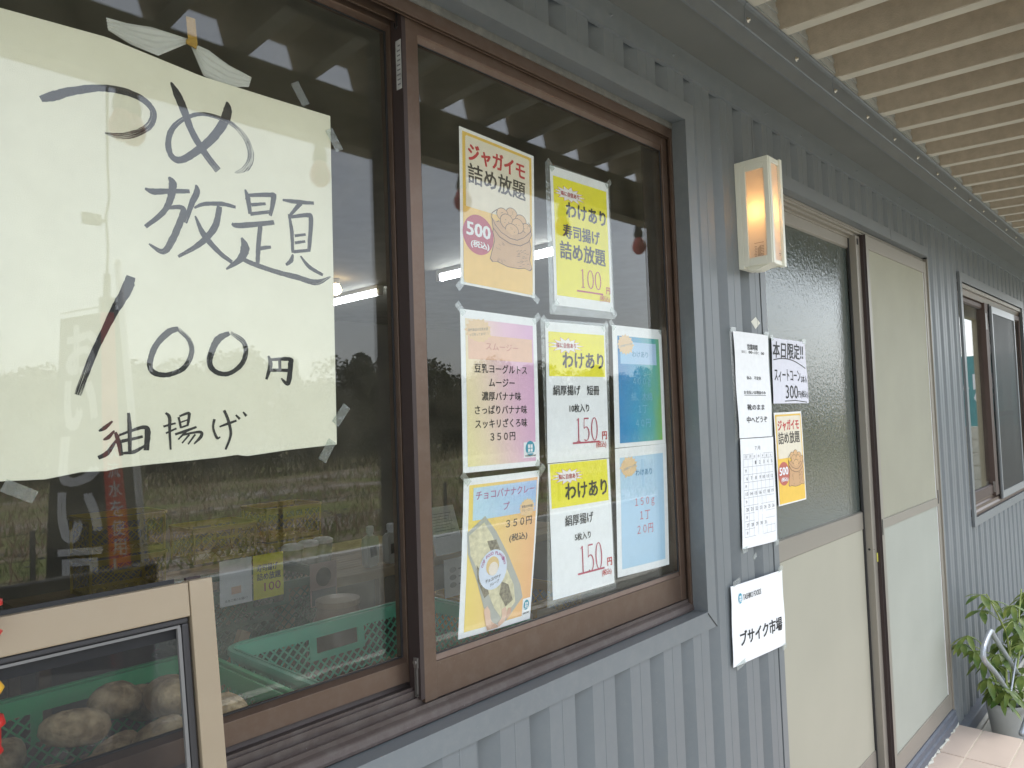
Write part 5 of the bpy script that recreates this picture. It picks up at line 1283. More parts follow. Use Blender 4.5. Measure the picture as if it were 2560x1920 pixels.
# ================================================================== INTERIOR
WALLI = M("interior_wall_board", (0.15, 0.145, 0.125), .8, 0, .05, 2)
room = MB().mat(WALLI)
room.box(-2.5, 9.5, 6.2, 6.3, -1.6, 1.15); room.box(-2.55, -2.5, 1.03, 6.2, -1.6, 1.15); room.box(9.5, 9.55, .9, 6.2, -1.6, 1.15); room.build('room_walls', kind='structure')
MB().mat(M("ceiling_board", (0.24, 0.23, 0.19), .8)).box(-2.5, 9.5, .906, 6.2, 1.002, 1.10).build('ceiling', kind='structure')
MB().mat(M("shop_floor", (0.09, 0.088, 0.08), .6, 0, .1, 3)).box(-2.5, 9.5, 1.03, 6.2, -1.60, -1.46).build('floor', kind='structure')
TUBE = emit("fluorescent_tube", (.93, .97, 1.0), 7.0)
for (y0, y1, nm) in ((2.55, 3.72, 'nearer fluorescent strip light on the ceiling seen behind the posters'), (4.42, 5.60, 'farther fluorescent strip light on the ceiling seen beside the cream sheet')):
    e = empty('strip_light', (3.32, (y0+y1)/2, .95), nm, 'strip light', 'fluorescent strips on the ceiling')
    MB().mat(TUBE).tube([(3.32, y0, .950), (3.32, y1, .950)], .018, 10).build('tube', parent=e)
    MB().mat(WHITEP).box(3.29, 3.35, y0-.02, y1+.02, .975, 1.002).build('housing', parent=e)
    b = MB().mat(WHITEP); b.box(3.30, 3.34, y0-.03, y0, .93, .975); b.box(3.30, 3.34, y1, y1+.03, .93, .975); b.build('end_cap', parent=e)
e = empty('pendant_bulb', (2.93, 4.38, .95), 'warm glowing round ceiling bulb at the edge of the cream sheet', 'light bulb')
MB().mat(emit("warm_bulb", (1, .72, .38), 6)).lathe((2.92, 4.38, .925), [(.005, -.04), (.032, -.025), (.042, 0), (.030, .028), (.012, .045)], 14).build('bulb', parent=e, smooth=True)
MB().mat(WHITEP).tube([(2.92, 4.38, .965), (2.92, 4.38, 1.0)], .03, 10).build('socket', parent=e)

WOOD = M("pale_wood", (.38, .27, .16), .6, 0, .2, 6, .2, 80, .3, stretch=(1, 8, 1))
def table(name, label, x0, x1, y0, y1, zt, th=.03, mat=WOOD):
    e = empty(name, ((x0+x1)/2, (y0+y1)/2, -1.46), label, 'table')
    n = 4
    for k in range(n):
        a = y0+(y1-y0)*k/n; MB().mat(mat).box(x0, x1, a+.002, y0+(y1-y0)*(k+1)/n-.002, zt-th, zt).build('plank', parent=e, bevel=.002)
    for (x, y) in ((x0+.04, y0+.04), (x1-.04, y0+.04), (x0+.04, y1-.04), (x1-.04, y1-.04)):
        MB().mat(mat).box(x-.025, x+.025, y-.025, y+.025, -1.46, zt-th).build('leg', parent=e)
    return e
table('counter_table', 'low wooden table just inside the window carrying the green crates', -.3, 1.95, 1.06, 1.72, -.66)
table('display_table', 'wooden display table in the middle of the shop with pouches on it', 1.35, 3.1, 2.42, 2.95, -.585, .035)
table('crate_table', 'table at the back of the shop under the yellow crates', 1.0, 3.4, 4.0, 4.6, -.86)

def crate(x0, x1, y0, y1, zt, h, mat, label, group, fill=None, cell=.022, inset=.02):
    e = empty('plastic_crate', ((x0+x1)/2, (y0+y1)/2, zt-h), label, 'crate', group)
    zb = zt-h; t = .0035
    b = MB().mat(mat)
    b.box(x0+inset, x1-inset, y0+inset, y1-inset, zb, zb+.004); b.build('base', parent=e)
    # rim
    b = MB().mat(mat); r = .05; pts = []
    for (cx, cy, a0) in ((x1-r, y1-r, 0), (x0+r, y1-r, 90), (x0+r, y0+r, 180), (x1-r, y0+r, 270)):
        for k in range(5): a = radians(a0+22.5*k); pts.append((cx+r*cos(a), cy+r*sin(a), zt))
    n = len(pts); base = len(b.v); cx, cy = (x0+x1)/2, (y0+y1)/2
    for p in pts:
        d = Vector((p[0]-cx, p[1]-cy)).normalized()
        for (o_, z_) in ((.006, .0), (.006, -.012), (.003, -.012), (.003, -.003), (-.005, -.003), (-.005, 0)): b.v.append((p[0]+d.x*o_, p[1]+d.y*o_, zt+z_))
    for i in range(n):
        for k in range(6):
            a = base+i*6+k; c = base+i*6+(k+1) % 6; a2 = base+((i+1) % n)*6+k; c2 = base+((i+1) % n)*6+(k+1) % 6
            b.f.append((a, c, c2, a2)); b.m.append(b.cur); b.uv += [(0, 0)]*4
    b.build('rim', parent=e, smooth=False)
    # walls: band with a hand hole, lattice, bottom band
    def wallp(p, q, hole):
        p, q = Vector((*p, 0)), Vector((*q, 0)); L = (q-p).length; d = (q-p)/L; nrm = Vector((-d.y, d.x, 0)); b = MB().mat(mat)
        lean = inset*.6
        def P3(s, z):
            f = (zt-z)/h; c = Vector((cx, cy, 0)); w = p+d*s; toc = nrm*(1 if (c-w).dot(nrm) > 0 else -1)
            return Vector((w.x, w.y, z))+toc*lean*f
        def cell_(s0, s1, z0, z1):
            a, c2, e2, g = P3(s0, z0), P3(s1, z0), P3(s1, z1), P3(s0, z1); off = nrm*t
            b.face([a, c2, e2, g]); b.face([g+off, e2+off, c2+off, a+off]); b.face([a, g, g+off, a+off]); b.face([c2, c2+off, e2+off, e2]); b.face([g, e2, e2+off, g+off]); b.face([a, a+off, c2+off, c2])
        zh0, zh1 = zt-.030-.035, zt-.030
        m0, m1 = (L/2-.055, L/2+.055) if hole else (L/2, L/2)
        cell_(0, L, zt-.030, zt-.002)
        if hole: cell_(m0-.018, m0, zh0, zh1); cell_(m1, m1+.018, zh0, zh1); cell_(m0-.018, m1+.018, zh0-.014, zh0)
        cell_(0, L, zb, zb+.022)
        # lattice of crossing bars
        za, zc = zb+.022, zt-.030; hh = zc-za
        for s_ in range(int((L+hh)/cell)+1):
            for sg in (1, -1):
                s0 = s_*cell if sg < 0 else s_*cell-hh
                pts_ = []
                N_ = 6
                for k in range(N_):
                    a0, a1 = k/N_, (k+1)/N_; sa, sb_ = s0+sg*hh*a0, s0+sg*hh*a1
                    z0_, z1_ = za+hh*a0, za+hh*a1
                    if min(sa, sb_) < .012 or max(sa, sb_) > L-.012: continue
                    if hole and m0-.018 < (sa+sb_)/2 < m1+.018 and z1_ > zh0-.014: continue
                    w = .0045; A, B2 = P3(sa-w/2, z0_), P3(sa+w/2, z0_); C2, D2 = P3(sb_+w/2, z1_), P3(sb_-w/2, z1_); off = nrm*t
                    b.face([A, B2, C2, D2]); b.face([D2+off, C2+off, B2+off, A+off])
        for s_ in (0, L-.014): cell_(s_, s_+.014, zb+.022, zt-.030)
        return b.build('side', parent=e)
    i_ = .012
    wallp((x0+i_, y0+i_), (x1-i_, y0+i_), True); wallp((x1-i_, y0+i_), (x1-i_, y1-i_), False)
    wallp((x1-i_, y1-i_), (x0+i_, y1-i_), True); wallp((x0+i_, y1-i_), (x0+i_, y0+i_), False)
    return e
GREENC = M("green_crate_plastic", (.05, .42, .16), .4, 0, .08, 8, .1, 200, .5)
TEALC = M("teal_crate_plastic", (.11, .47, .30), .4, 0, .08, 8, .1, 200, .5)
DGREEN = M("dark_green_crate_plastic", (.03, .13, .075), .5, 0, .1)
YELC = M("yellow_crate_plastic", (.42, .30, .02), .45, 0, .1)
crate(.215, .655, 1.08, 1.50, -.445, .20, GREENC, 'green plastic crate full of potatoes behind the mesh', 'crates of produce on the window table')
crate(.705, 1.235, 1.10, 1.50, -.450, .20, TEALC, 'pale teal plastic crate with few potatoes behind the glass', 'crates of produce on the window table')
MB().mat(WOOD).box(.30, 1.85, 1.74, 1.76, -.92, -.70).build('rail_board', label='wooden board along the back of the window table', cat='board')
for i, (x, y, z, lb) in enumerate(((1.25, 4.10, -.44, 'upper yellow crate of the left stack at the back'), (1.25, 4.10, -.65, 'lower yellow crate of the left stack at the back'), (1.78, 4.12, -.56, 'yellow crate of the middle stack at the back'), (2.22, 4.12, -.50, 'upper yellow crate of the right stack at the back'), (2.22, 4.12, -.71, 'lower yellow crate of the right stack at the back'))):
    crate(x, x+.40, y, y+.34, z, .20 if z > -.8 else .14, YELC, lb, 'yellow crates at the back', cell=.05)
for i, (x, z, lb) in enumerate(((.98, -.52, 'upper dark green crate of the stack behind the window table'), (.98, -.745, 'middle dark green crate of the stack behind the window table'), (.98, -.97, 'lower dark green crate of the stack behind the window table'))):
    crate(x, x+.50, 2.26, 2.62, z, .21, DGREEN, lb, 'dark green crates', cell=.03)
crate(1.68, 2.05, 1.60, 2.0, -.60, .12, M("orange_crate_plastic", (.62, .33, .03), .5, 0, .08), 'shallow orange crate behind the crepe poster', 'shallow crates', cell=.04)

# potatoes
def potato_mat():
    m, nt, out = new_mat("potato_skin"); N, L = nt.nodes, nt.links
    p = N.new("ShaderNodeBsdfPrincipled"); p.inputs['Roughness'].default_value = .75; L.new(p.outputs[0], out.inputs[0])
    tc = N.new("ShaderNodeTexCoord"); n1 = N.new("ShaderNodeTexNoise"); n1.inputs['Scale'].default_value = 1.6; n1.inputs['Detail'].default_value = 5; L.new(tc.outputs['Object'], n1.inputs['Vector'])
    cr = N.new("ShaderNodeValToRGB"); L.new(n1.outputs['Fac'], cr.inputs[0]); e = cr.color_ramp.elements
    e[0].position = .38; e[0].color = (.40, .26, .12, 1); e[1].position = .6; e[1].color = (.78, .57, .32, 1)
    v = N.new("ShaderNodeTexVoronoi"); v.inputs['Scale'].default_value = 4.5; L.new(tc.outputs['Object'], v.inputs['Vector'])
    mr = N.new("ShaderNodeMapRange"); mr.inputs['From Min'].default_value = .06; mr.inputs['From Max'].default_value = .16; L.new(v.outputs['Distance'], mr.inputs['Value'])
    mx = N.new("ShaderNodeMix"); mx.data_type = 'RGBA'; L.new(mr.outputs[0], mx.inputs['Factor']); mx.inputs['A'].default_value = (.24, .15, .075, 1); L.new(cr.outputs[0], mx.inputs['B']); L.new(mx.outputs['Result'], p.inputs['Base Color'])
    b_ = N.new("ShaderNodeBump"); b_.inputs['Distance'].default_value = .012; L.new(n1.outputs['Fac'], b_.inputs['Height']); L.new(b_.outputs[0], p.inputs['Normal']); return m
POT = potato_mat()
pm = []
for v in range(3):
    bm = bmesh.new(); bmesh.ops.create_icosphere(bm, subdivisions=3, radius=1.0); rr = random.Random(20+v); ph = [rr.uniform(0, 6) for _ in range(6)]
    for q in bm.verts:
        c = q.co; k = 1+.06*sin(2.3*c.x+ph[0])+.05*sin(3.1*c.y+ph[1])+.05*sin(2.7*c.z+ph[2])+.02*sin(7*c.x+5*c.y+ph[3]); c *= k; c.x *= 1.5; c.z *= .78; c.y *= 1+.12*sin(1.6*c.x+ph[4]); c.x += .1*sin(2*c.y+ph[5])
    me = bpy.data.meshes.new('potato'); bm.to_mesh(me); bm.free(); me.materials.append(POT); me.polygons.foreach_set('use_smooth', [True]*len(me.polygons)); pm.append(me)
GP = 'potatoes in the crates'
plist = [(.375, 1.30, -.455, .037, .3, 'long brown potato lying at the left of the green crate'), (.455, 1.36, -.450, .034, 2.0, 'pale potato at the middle of the heap in the green crate'),
 (.505, 1.26, -.438, .042, 1.1, 'largest dirty potato at the right of the green crate'), (.455, 1.19, -.470, .032, .5, 'smooth potato low at the front of the green crate'),
 (.375, 1.185, -.490, .030, 2.4, 'small golden potato nearest the mesh in the green crate'), (.33, 1.24, -.505, .033, 1.5, 'potato at the bottom left of the green crate'),
 (.42, 1.26, -.500, .034, .9, 'shaded potato between the larger ones in the green crate'), (.555, 1.18, -.462, .034, 1.9, 'round pale potato visible right of the screen frame'),
 (.555, 1.34, -.470, .036, .1, 'potato against the right wall of the green crate'), (.29, 1.38, -.500, .036, 1.0, 'potato in the back left corner of the green crate'), (.51, 1.40, -.480, .033, 1.7, 'potato at the back of the green crate'),
 (.86, 1.20, -.565, .036, .3, 'left potato at the front of the teal crate'), (.98, 1.21, -.555, .034, 1.2, 'middle potato at the front of the teal crate'), (1.07, 1.25, -.560, .035, 2.2, 'right potato at the front of the teal crate'), (.80, 1.30, -.590, .034, .4, 'potato at the back of the teal crate')]
for i, (x, y, z, r, a, lb) in enumerate(plist):
    o = bpy.data.objects.new('potato', pm[i % 3]); COL.objects.link(o); o.location = (x, y, z+EYE); o.scale = (r*1.0, r*.98, r*1.0); o.rotation_euler = (rnd.uniform(-.3, .3), rnd.uniform(-.3, .3), a)
    tag(o, lb, 'potato', GP)

# pouches, cups, cards on the display table
POUCH = M("white_pouch_film", (.66, .65, .60), .3, 0, .06, 10, .2, 80, .5)
def pouch(x, y, z, lb, rz_=0.35):
    e = empty('drink_pouch', (x, y, z), lb, 'pouch', 'white spouted drink pouches on the display table')
    b = MB().mat(POUCH); out = [(-.042, .012), (-.046, .10), (-.040, .118), (-.016, .126), (.016, .126), (.040, .118), (.046, .10), (.042, .012), (.025, 0), (-.025, 0)]
    ca, sa = cos(rz_), sin(rz_); n = len(out)
    for (s, dy) in ((.9, -.014), (1.0, 0), (.9, .014)):
        for (a, c) in out: b.v.append((x+a*s*ca-dy*sa, y+a*s*sa+dy*ca, z+c*(.98 if s < 1 else 1)))
    for l in range(2):
        for k in range(n):
            b.f.append((l*n+k, l*n+(k+1) % n, (l+1)*n+(k+1) % n, (l+1)*n+k)); b.m.append(0); b.uv += [(0, 0)]*4
    b.f.append(tuple(range(n))[::-1]); b.m.append(0); b.uv += [(0, 0)]*n; b.f.append(tuple(2*n+k for k in range(n))); b.m.append(0); b.uv += [(0, 0)]*n
    b.build('bag', parent=e, smooth=False)
    MB().mat(WHITEP).lathe((x, y, z+.124), [(.012, 0), (.012, .010), (.016, .012), (.016, .034), (.012, .038)], 14).build('cap', parent=e)
    b = MB().mat(BLACK); b.obox((x+.002*sa+.0145*sa, y-.0145*ca, z+.060), (.022*ca, .022*sa, 0), (0, .0003, 0), (0, 0, .020)); b.build('badge', parent=e)
    return e
pouch(1.80, 2.50, -.585, 'white spouted pouch standing alone left of the other two'); pouch(1.895, 2.49, -.585, 'middle white spouted pouch with a dark heart badge'); pouch(1.965, 2.53, -.585, 'rightmost white spouted pouch against the window post')
CUPM = clear_film("clear_cup", .35, .1)
for i, x in enumerate((1.52, 1.60, 1.68)):
    e = empty('plastic_cup', (x, 2.62+.02*i, -.585), ('leftmost', 'middle', 'rightmost')[i]+' clear cup with a white lid on the display table', 'cup', 'lidded cups on the display table')
    MB().mat(CUPM).lathe((x, 2.62+.02*i, -.585), [(.028, 0), (.036, .05), (.040, .10)], 18).build('cup_body', parent=e, smooth=True)
    MB().mat(WHITEP).lathe((x, 2.62+.02*i, -.485), [(.043, 0), (.043, .012), (.030, .020), (.012, .021)], 18).build('lid', parent=e)
def card(x0, x1, z0, z1, y, mat, name, lb, cat='card', lean=0):
    s = Sheet([(x0, y+lean, z1), (x1, y+lean, z1), (x1, y, z0), (x0, y, z0)]); s.paper(name, mat, lb, cat, 'small cards among the shop goods', 3, 3); return s
c1 = card(1.05, 1.155, -.555, -.415, 2.24, PAPER, 'price_card', 'white card with a small tofu picture on the dark green crates'); c1.text("名産工場のお揚げ！", (.15, .86, .85, .92), GREYP, .0006); c1.rect('picture', (.35, .60, .65, .76), ORB, .0006, 2, 2); c1.finish()
c2 = card(1.16, 1.265, -.555, -.415, 2.24, YEL, 'price_card', 'yellow card with 100 beside the white tofu card'); c2.text("寿司揚げ", (.12, .22, .80, .38), BLACK, .0006, bold=.03); c2.text("詰め放題", (.12, .42, .90, .58), BLACK, .0006, bold=.03); c2.text("100", (.35, .65, .90, .84), DRED, .0006); c2.finish()
c3 = card(1.36, 1.465, -.62, -.475, 2.235, flat("pink_bag_paper", (.42, .29, .26)), 'paper_bag', 'dusty pink printed bag with a dark blot hanging from the display table', 'bag'); c3.ellipse('picture', .5, .34, .28, .22, BLACK, .0006); c3.rect('picture', (.05, .62, .95, .98), GREYP, .0006, 2, 2); c3.finish()
c4 = card(1.54, 1.66, -.43, -.285, 1.79, PAPER, 'info_card', 'tilted white information card left of the crepe poster, upper one', lean=.05)
for k in range(9): c4.line('lettering', [(.12, .15+.06*k), (.85-.1*(k % 3), .15+.06*k)], .02, LGREYP, .0006)
c4.finish()
c5 = card(1.56, 1.68, -.565, -.445, 1.78, PAPER, 'info_card', 'white information card left of the crepe poster, lower one')
for k in range(3): c5.ellipse('picture', .3, .3+.2*k, .12, .07, LGREYP, .0006); c5.line('lettering', [(.5, .3+.2*k), (.85, .3+.2*k)], .03, LGREYP, .0007)
c5.finish()
# brown jar behind the teal crate
e = empty('brown_jar', (1.02, 1.62, -.66), 'round brown jar standing behind the teal crate', 'jar'); MB().mat(M("brown_glaze", (.16, .09, .06), .3)).lathe((1.05, 1.60, -.66), [(.05, 0), (.075, .05), (.078, .13), (.055, .19), (.05, .21)], 24).build('jar_body', parent=e, smooth=True); MB().mat(M("brown_lid", (.22, .14, .09), .4)).lathe((1.05, 1.60, -.45), [(.054, 0), (.054, .014), (.02, .02)], 20).build('lid', parent=e)
MB().mat(WOOD).obox((.86, 1.78, -.60), (.035, 0, .09), (0, .01, 0), (-.012, 0, .005)).build('wooden_slat', label='slanting wooden slat leaning behind the teal crate', cat='slat')

# ================================================================== PLANT, POT AND FOLDED TROLLEY
pot = empty('flower_pot', (4.08, .755, -1.6), 'grey plastic flower pot on the gravel beyond the porch', 'pot')
b = MB().mat(M("grey_pot_plastic", (.42, .42, .40), .6, 0, .08, 10, .1, 100)); b.lathe((4.08, .755, -1.6), [(.055, 0), (.058, .02), (.078, .17), (.080, .20), (.076, .20), (.073, .17), (.070, .165)], 28, cap=False); b.build('pot_body', parent=pot, smooth=True)
MB().mat(M("potting_soil", (.06, .045, .03), .95, 0, .3, 40, 1, 100)).lathe((4.08, .755, -1.44), [(.0005, .004), (.04, .002), (.071, 0)][::-1], 24, cap=False).build('soil', parent=pot)
def leaf_mat(name, c1, c2):
    m, nt, out = new_mat(name); N, L = nt.nodes, nt.links
    p = N.new("ShaderNodeBsdfPrincipled"); p.inputs['Roughness'].default_value = .45
    tc = N.new("ShaderNodeTexCoord"); n1 = N.new("ShaderNodeTexNoise"); n1.inputs['Scale'].default_value = 14; n1.inputs['Detail'].default_value = 4; L.new(tc.outputs['Object'], n1.inputs['Vector'])
    cr = N.new("ShaderNodeValToRGB"); L.new(n1.outputs['Fac'], cr.inputs[0]); e = cr.color_ramp.elements; e[0].position = .35; e[0].color = (*c1, 1); e[1].position = .65; e[1].color = (*c2, 1); L.new(cr.outputs[0], p.inputs['Base Color'])
    t = N.new("ShaderNodeBsdfTranslucent"); L.new(cr.outputs[0], t.inputs[0]); a = N.new("ShaderNodeMixShader"); a.inputs[0].default_value = .3; L.new(p.outputs[0], a.inputs[1]); L.new(t.outputs[0], a.inputs[2]); L.new(a.outputs[0], out.inputs[0]); return m
LEAF = leaf_mat("yellow_green_leaf", (.07, .14, .03), (.27, .33, .08)); LEAF2 = leaf_mat("grey_green_leaf", (.22, .27, .22), (.42, .47, .44)); STEM = M("green_stem", (.28, .34, .10), .6)
def leaflet(b, p, d, n, L, w):
    p, d, n = Vector(p), Vector(d).normalized(), Vector(n).normalized(); s = d.cross(n).normalized(); n = s.cross(d)
    prof = [(0, .04), (.2, .6), (.45, 1), (.7, .85), (.9, .4), (1, .02)]; base = len(b.v)
    for (t, k) in prof:
        c = p+d*L*t-Vector((0, 0, 1))*L*.28*t*t
        b.v += [tuple(c-s*w*k+n*w*.25*k), tuple(c), tuple(c+s*w*k+n*w*.25*k)]
    for i in range(len(prof)-1):
        for k in range(2):
            a = base+i*3+k; b.f.append((a, a+1, a+4, a+3)); b.m.append(b.cur); b.uv += [(0, 0)]*4
plant = empty('potted_plant', (4.08, .755, -1.44), 'leafy yellow green plant with drooping fingered leaves by the wall', 'plant')
rl = random.Random(11); stems = MB().mat(STEM); nleaf = 0
shoots = [[(4.09, .74, -1.44), (4.16, .74, -1.28), (4.12, .74, -1.10), (3.98, .75, -.97), (3.88, .765, -.87)], [(4.09, .74, -1.44), (4.25, .72, -1.22), (4.38, .70, -1.05), (4.50, .70, -.95)],
          [(4.08, .75, -1.44), (3.95, .76, -1.30), (3.84, .77, -1.16), (3.76, .775, -1.06)], [(4.10, .73, -1.44), (4.30, .70, -1.33), (4.50, .68, -1.22)], [(4.07, .75, -1.44), (4.05, .74, -1.25), (4.10, .72, -1.12)], [(4.08, .75, -1.44), (3.98, .76, -1.36), (3.90, .77, -1.28)], [(4.16, .74, -1.2), (4.3, .72, -1.06), (4.35, .71, -.93)]]
for sh_ in shoots:
    pp = [Vector(p) for p in sh_]; fine = []
    for i in range(len(pp)-1):
        for k in range(5): fine.append(pp[i].lerp(pp[i+1], k/5))
    fine.append(pp[-1]); stems.tube(fine, [.006-.0035*i/len(fine) for i in range(len(fine))], 6)
    for i in range(3, len(fine), 2):
        p = fine[i]; a = rl.uniform(0, 2*pi); dr = Vector((cos(a), sin(a)*.55-.15, rl.uniform(.0, .5))).normalized(); pl = rl.uniform(.05, .09); tip = p+dr*pl
        if tip.y > .86: tip.y = .86
        stems.tube([p, p.lerp(tip, .5)+Vector((0, 0, .008)), tip], [.0022, .0018, .0014], 5)
        nf = rl.choice((5, 6, 7)); lb = MB().mat(LEAF)
        for f in range(nf):
            aa = 2*pi*f/nf+rl.uniform(-.2, .2); dd = Vector((cos(aa), sin(aa)*.8, rl.uniform(-.75, -.05)))
            leaflet(lb, tip, dd, (0, 0, 1), rl.uniform(.055, .100), rl.uniform(.011, .017))
        lb.build('leaf', parent=plant, smooth=True)
stems.build('stem', parent=plant, smooth=True)
gp = empty('dusty_plant', (4.22, .66, -1.52), 'small silvery leaved plant in front of the pot', 'plant')
MB().mat(BLACKP).lathe((4.24, .655, -1.6), [(.05, 0), (.062, .12), (.064, .13), (.058, .13)], 20).build('pot_body', parent=gp, smooth=True)
for k in range(16):
    a = rl.uniform(0, 2*pi); tip = Vector((4.24+.075*cos(a), .655+.055*sin(a), -1.47+rl.uniform(.02, .15))); lb = MB().mat(LEAF2)
    lb.tube([(4.24, .655, -1.48), tip], [.0025, .0015], 5)
    for f in range(6): aa = rl.uniform(0, 2*pi); leaflet(lb, tip, (cos(aa), sin(aa), rl.uniform(-.2, .6)), (0, 0, 1), .032, .009)
    lb.build('sprig', parent=gp, smooth=True)
TUBEM = M("grey_painted_tube", (.40, .43, .47), .3, .5, .06, 10)
tro = empty('folding_trolley', (4.05, .68, -1.6), 'grey tubular folding trolley frame leaning by the flower pot', 'trolley')
hp = [(4.27, .712, -1.56), (4.15, .715, -1.46), (3.78, .720, -1.200), (3.56, .722, -1.075), (3.535, .722, -1.035), (3.56, .722, -1.010), (3.66, .722, -.985), (3.715, .722, -.990), (3.77, .722, -1.03), (4.10, .720, -1.24), (4.45, .718, -1.46)]
b = MB().mat(TUBEM); fine = []
for i in range(len(hp)-1):
    p0, p1, p2, p3 = [Vector(hp[min(max(j, 0), len(hp)-1)]) for j in (i-1, i, i+1, i+2)]
    for k in range(5): t = k/5; fine.append(.5*((2*p1)+(p2-p0)*t+(2*p0-5*p1+4*p2-p3)*t*t+(3*p1-p0-3*p2+p3)*t**3))
fine.append(Vector(hp[-1])); b.tube(fine, .0105, 12); b.build('handle', parent=tro, smooth=True)
b = MB().mat(TUBEM); b.tube([(3.84, .66, -1.445), (4.12, .655, -1.39), (4.7, .65, -1.27)], .0115, 12); b.build('cross_leg', parent=tro, smooth=True)
b = MB().mat(TUBEM); b.tube([(3.93, .705, -1.30), (4.06, .70, -1.19)], .0045, 8); b.build('stay', parent=tro)
b = MB().mat(BLACKP); b.tube([(4.13, .712, -1.462), (4.20, .712, -1.502)], .013, 12); b.build('sleeve', parent=tro)

# ================================================================== NEIGHBOUR'S WALL AND TEAL SIGN (mirrored in the far window)
BLK = M("cream_concrete_block", (.50, .48, .40), .9, 0, .12, 6, .5, 60)
bw = empty('block_wall', (13.05, -1.2, -1.6), 'cream concrete block wall of the neighbouring plot mirrored in the far window', 'wall')
MB().mat(GROUT).box(13.02, 13.11, -2.46, .6, -1.6, -.405).build('mortar_core', parent=bw)
bm0 = None
for r in range(6):
    for c in range(8):
        o = MB().mat(BLK).box(13.0, 13.12, -2.48+.39*c+.005, -2.48+.39*(c+1)-.005, -1.6+.2*r+.005, -1.6+.2*(r+1)-.003).build('block', parent=bw, bevel=.004) if bm0 is None else None
        if bm0 is None: bm0 = o; base_loc = o.location.copy()
        else:
            o = bm0.copy(); COL.objects.link(o); o.location = base_loc+Vector((0, .39*c, .2*r))
sg = empty('teal_sign', (14.2, -1.5, -1.6), 'tall teal sign board with white rounded characters standing beyond the block wall', 'sign')
MB().mat(M("teal_board", (.09, .30, .31), .6, 0, .06, 2)).box(14.2, 14.26, -2.3, .2, -1.55, .73).build('board', parent=sg)
tb = Sheet([(14.195, -.45, .45), (14.195, -1.35, .45), (14.195, -1.35, -.15), (14.195, -.45, -.15)], out=(-1, 0, 0)); tb.root = sg
for i, ch in enumerate("日つ"): tb.text(ch, (.25, .04+i*.48, .55, .46+i*.48), NW, .002, bold=.01)
tb.text("ろよ", (.62, .08, .85, .6), NW, .002); tb.finish()
for (y) in (-2.1, -.2): MB().mat(ZINC).box(14.27, 14.33, y-.03, y+.03, -1.6, .7).build('post', parent=sg)

# ================================================================== FIELD BEYOND: FENCE, WEEDS, TREES (mirrored in the glass)
fence = empty('wire_fence', (5, -6.9, -1.6), 'low wire fence with dark steel posts along the edge of the field', 'fence')
FP = M("dark_fence_post", (.05, .05, .05), .6)
fx = [-3.4+2.8*k for k in range(14)]
for x in fx:
    b = MB().mat(FP); b.box(x-.022, x+.022, -6.92, -6.88, -1.6, -1.0); b.build('fence_post', parent=fence)
for z in (-1.03, -1.3, -1.5): 
    b = MB().mat(FP); pts = []
    for i, x in enumerate(fx): pts += [(x, -6.93, z), (x+1.4, -6.93, z-.02)]
    b.tube(pts, .0035, 5); b.build('fence_wire', parent=fence)
f2 = empty('far_fence', (10, -24, -1.6), 'thin far fence standing before the dark trees', 'fence')
for k in range(16): MB().mat(FP).box(-4+4.2*k, -3.95+4.2*k, -24.05, -24, -1.6, -.35).build('fence_post', parent=f2)
MB().mat(FP).tube([(-4, -24.06, -.42), (62, -24.06, -.42)], .012, 5).build('fence_wire', parent=f2)

rg = np.random.default_rng(5)
def blades(n, xr, yr, hr, wr, mat, name, label=None):
    x = rg.uniform(*xr, n); t = rg.uniform(0, 1, n)**1.4; y = -(-yr[1]+(-yr[0]+yr[1])*t)
    keep = (np.sin(x*.9+np.sin(y*.7)*2)+np.sin(y*1.7+x*.3)+rg.normal(0, .6, n)) > -.3
    x, y = x[keep], y[keep]; n = len(x); h = rg.uniform(*hr, n); w = rg.uniform(*wr, n); a = rg.uniform(0, pi, n)
    lx, ly = rg.normal(0, .35, n)*h, rg.normal(0, .35, n)*h
    V = np.zeros((n, 3, 3)); z0 = EYE-1.604
    V[:, 0] = np.stack([x-w*np.cos(a), y-w*np.sin(a), np.full(n, z0)], 1); V[:, 1] = np.stack([x+w*np.cos(a), y+w*np.sin(a), np.full(n, z0)], 1); V[:, 2] = np.stack([x+lx, y+ly, z0+h], 1)
    me = bpy.data.meshes.new(name); me.vertices.add(n*3); me.vertices.foreach_set('co', V.ravel()); me.loops.add(n*3); me.loops.foreach_set('vertex_index', np.arange(n*3)); me.polygons.add(n); me.polygons.foreach_set('loop_start', np.arange(n)*3); me.polygons.foreach_set('loop_total', np.full(n, 3)); me.materials.append(mat); me.update(); me.validate()
    o = bpy.data.objects.new(name, me); COL.objects.link(o); o['kind'] = 'stuff'; return o
blades(42000, (-4, 46), (-22, -5.9), (.04, .20), (.008, .022), leaf_mat("field_grass_blade", (.16, .22, .05), (.42, .45, .16)), 'grass')
blades(14000, (-4, 46), (-22, -7), (.10, .34), (.010, .02), leaf_mat("dry_weed_blade", (.34, .20, .13), (.52, .36, .24)), 'dry_weeds')
blades(9000, (-4, 60), (-28, -19), (.15, .60), (.02, .05), leaf_mat("verge_weed_blade", (.06, .09, .02), (.22, .16, .09)), 'verge_weeds')
STN = M("field_stone", (.55, .54, .51), .9, 0, .3, 12)
b = MB().mat(STN)
for k in range(2600):
    x, y = rnd.uniform(-3, 30), -6.2-rnd.random()**1.5*13; r = rnd.uniform(.012, .05)
    if sin(x*.8+1)+sin(y*1.9)+rnd.gauss(0, .5) < .2: continue
    b.obox((x, y, -1.604+r*.25), (r, r*.2, 0), (-r*.25, r*.8, r*.1), (0, r*.1, r*.5))
b.build('stones', kind='stuff')

